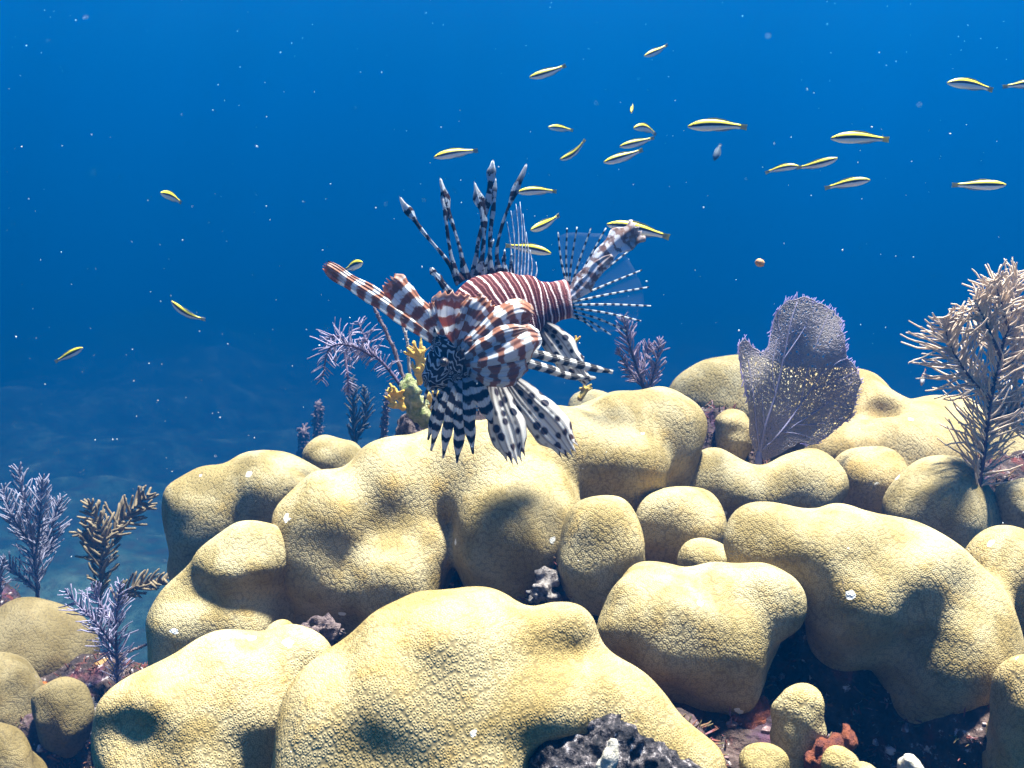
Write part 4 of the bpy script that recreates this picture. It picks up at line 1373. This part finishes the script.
m_web2 = simple('pale_fin', (0.45, 0.50, 0.56), (0.35, 0.40, 0.48), 80, 0.6, 0, .4)
wrasse('wrasse upper centre, highest left of the schooling fish, head tilted down left', (529, 78), (568, 66), bend=0.09)
wrasse('wrasse highest of all in the photo, near the top centre', (643, 57), (670, 45), bend=0.12)
wrasse('dark-backed wrasse swimming left, just above the lionfish spine tips', (434, 157), (479, 149), bend=-0.09, roll=4)
wrasse('small pale wrasse in the middle of the water, below the highest left fish', (548, 127), (574, 130), bend=-0.06)
wrasse('wrasse curving steeply downward, right above the tallest spines', (560, 161), (588, 142), bend=0.42, roll=30)
wrasse('tiny wrasse seen end-on above the stubby wrasse', (631, 113), (633, 104), d=1.7, toward=1, roll=0)
wrasse('stubby foreshortened wrasse above the close pair in the centre right', (633, 127), (658, 131), bend=-0.42, fat=1.2)
wrasse('upper wrasse of the close pair in the centre right', (619, 147), (656, 138), bend=0.06)
wrasse('lower and longer wrasse of the close pair in the centre right', (603, 163), (645, 150), bend=0.06)
wrasse('long wrasse swimming left, alone right of the centre group', (688, 126), (749, 125), bend=-0.12)
wrasse('wrasse swimming left directly right of the tallest lionfish spine', (517, 192), (558, 190), bend=-0.12)
wrasse('wrasse tilted down left, between the spines and the tail fin', (530, 231), (561, 216), d=1.4, bend=0.12)
wrasse('wrasse facing right behind the soft dorsal fin of the lionfish', (551, 253), (504, 244), d=1.35, bend=-0.09)
wrasse('wrasse half hidden behind the mottled tail blade of the lionfish', (607, 224), (672, 236), d=1.24, bend=-0.09)
wrasse('wrasse swimming left in the upper right corner, nearer the top', (945, 82), (997, 88), bend=-0.15)
wrasse('wrasse cut off by the right frame edge near the top', (1046, 82), (1004, 86), bend=-0.06)
wrasse('long wrasse swimming left in the upper right, above the nose-to-tail pair', (831, 138), (891, 138), bend=-0.09)
wrasse('rear wrasse of the nose-to-tail pair on the right', (798, 166), (765, 171), bend=-0.18)
wrasse('front wrasse of the nose-to-tail pair on the right, head to the right', (836, 159), (797, 169), bend=0.09)
wrasse('wrasse swimming right below the nose-to-tail pair', (868, 180), (825, 187), bend=-0.09)
wrasse('wrasse swimming right, lowest of those at the right edge', (1003, 185), (953, 185), bend=0)
wrasse('small wrasse alone at the upper left', (162, 193), (181, 201), bend=-0.12, d=1.55)
wrasse('dark bent wrasse diving left, alone in the left water', (172, 303), (203, 323), bend=0.42, roll=35)
wrasse('slim wrasse rising right, lowest at the far left', (84, 347), (53, 363), bend=0.00, roll=20)
wrasse('small yellow wrasse peeping over the longest pectoral ray', (363, 262), (344, 270), d=1.4, bend=-0.06)
wrasse('dull blue-grey fish nose down, under the long wrasse right of centre', (714, 161), (721, 143), d=2.3, skin=m_dull, name='small_fish', group=None, roll=0, fat=1.7, length=.045)
wrasse('small dark fish with a white and orange nose beside the tall sea plume', (921, 386), (926, 368), d=1.45, skin=m_darkfish, name='small_fish', group=None, roll=0, fat=1.5, length=.03)

# ------------------------------------------------------------------ drifting specks
m_speck = simple('drifting_speck', (0.8, 0.82, 0.82), (0.6, 0.65, 0.68), 300, 0.8)
vs, fs = [], []
ico_bm = bmesh.new(); bmesh.ops.create_icosphere(ico_bm, subdivisions=1, radius=1)
iv = [v.co.copy() for v in ico_bm.verts]; ifc = [[v.index for v in f.verts] for f in ico_bm.faces]; ico_bm.free()
for k in range(700):
    d = random.uniform(.5, 2.4) if k % 9 else random.uniform(.2, .45)
    p = Vector((random.uniform(-.6, .6) * d, d, random.uniform(-.34, .26) * d))
    r = .00026 * d * random.choice((.6, .7, .8, 1.0, 1.2, 1.5, 2.0) if k % 14 else (2.4, 3.2))
    sx, sy = random.uniform(.6, 1.4), random.uniform(.6, 1.4)
    b = len(vs)
    vs += [tuple(p + Vector((v.x * sx, v.y, v.z * sy)) * r) for v in iv]
    fs += [tuple(b + i for i in f) for f in ifc]
me = bpy.data.meshes.new('marine_snow'); me.from_pydata(vs, [], fs)
tag(link('marine_snow', me, m_speck), kind='stuff')
lump('drifting_flake', 'tiny orange flake drifting in the open water right of the lionfish', 'flake', 1.3, [(760, 262, 2.6), (758, 261, 2.0)],
     simple('orange_flake', (0.45, 0.16, 0.04), (0.5, 0.36, 0.22), 300, 0.95), 0.0011, 3, h=0.0006)
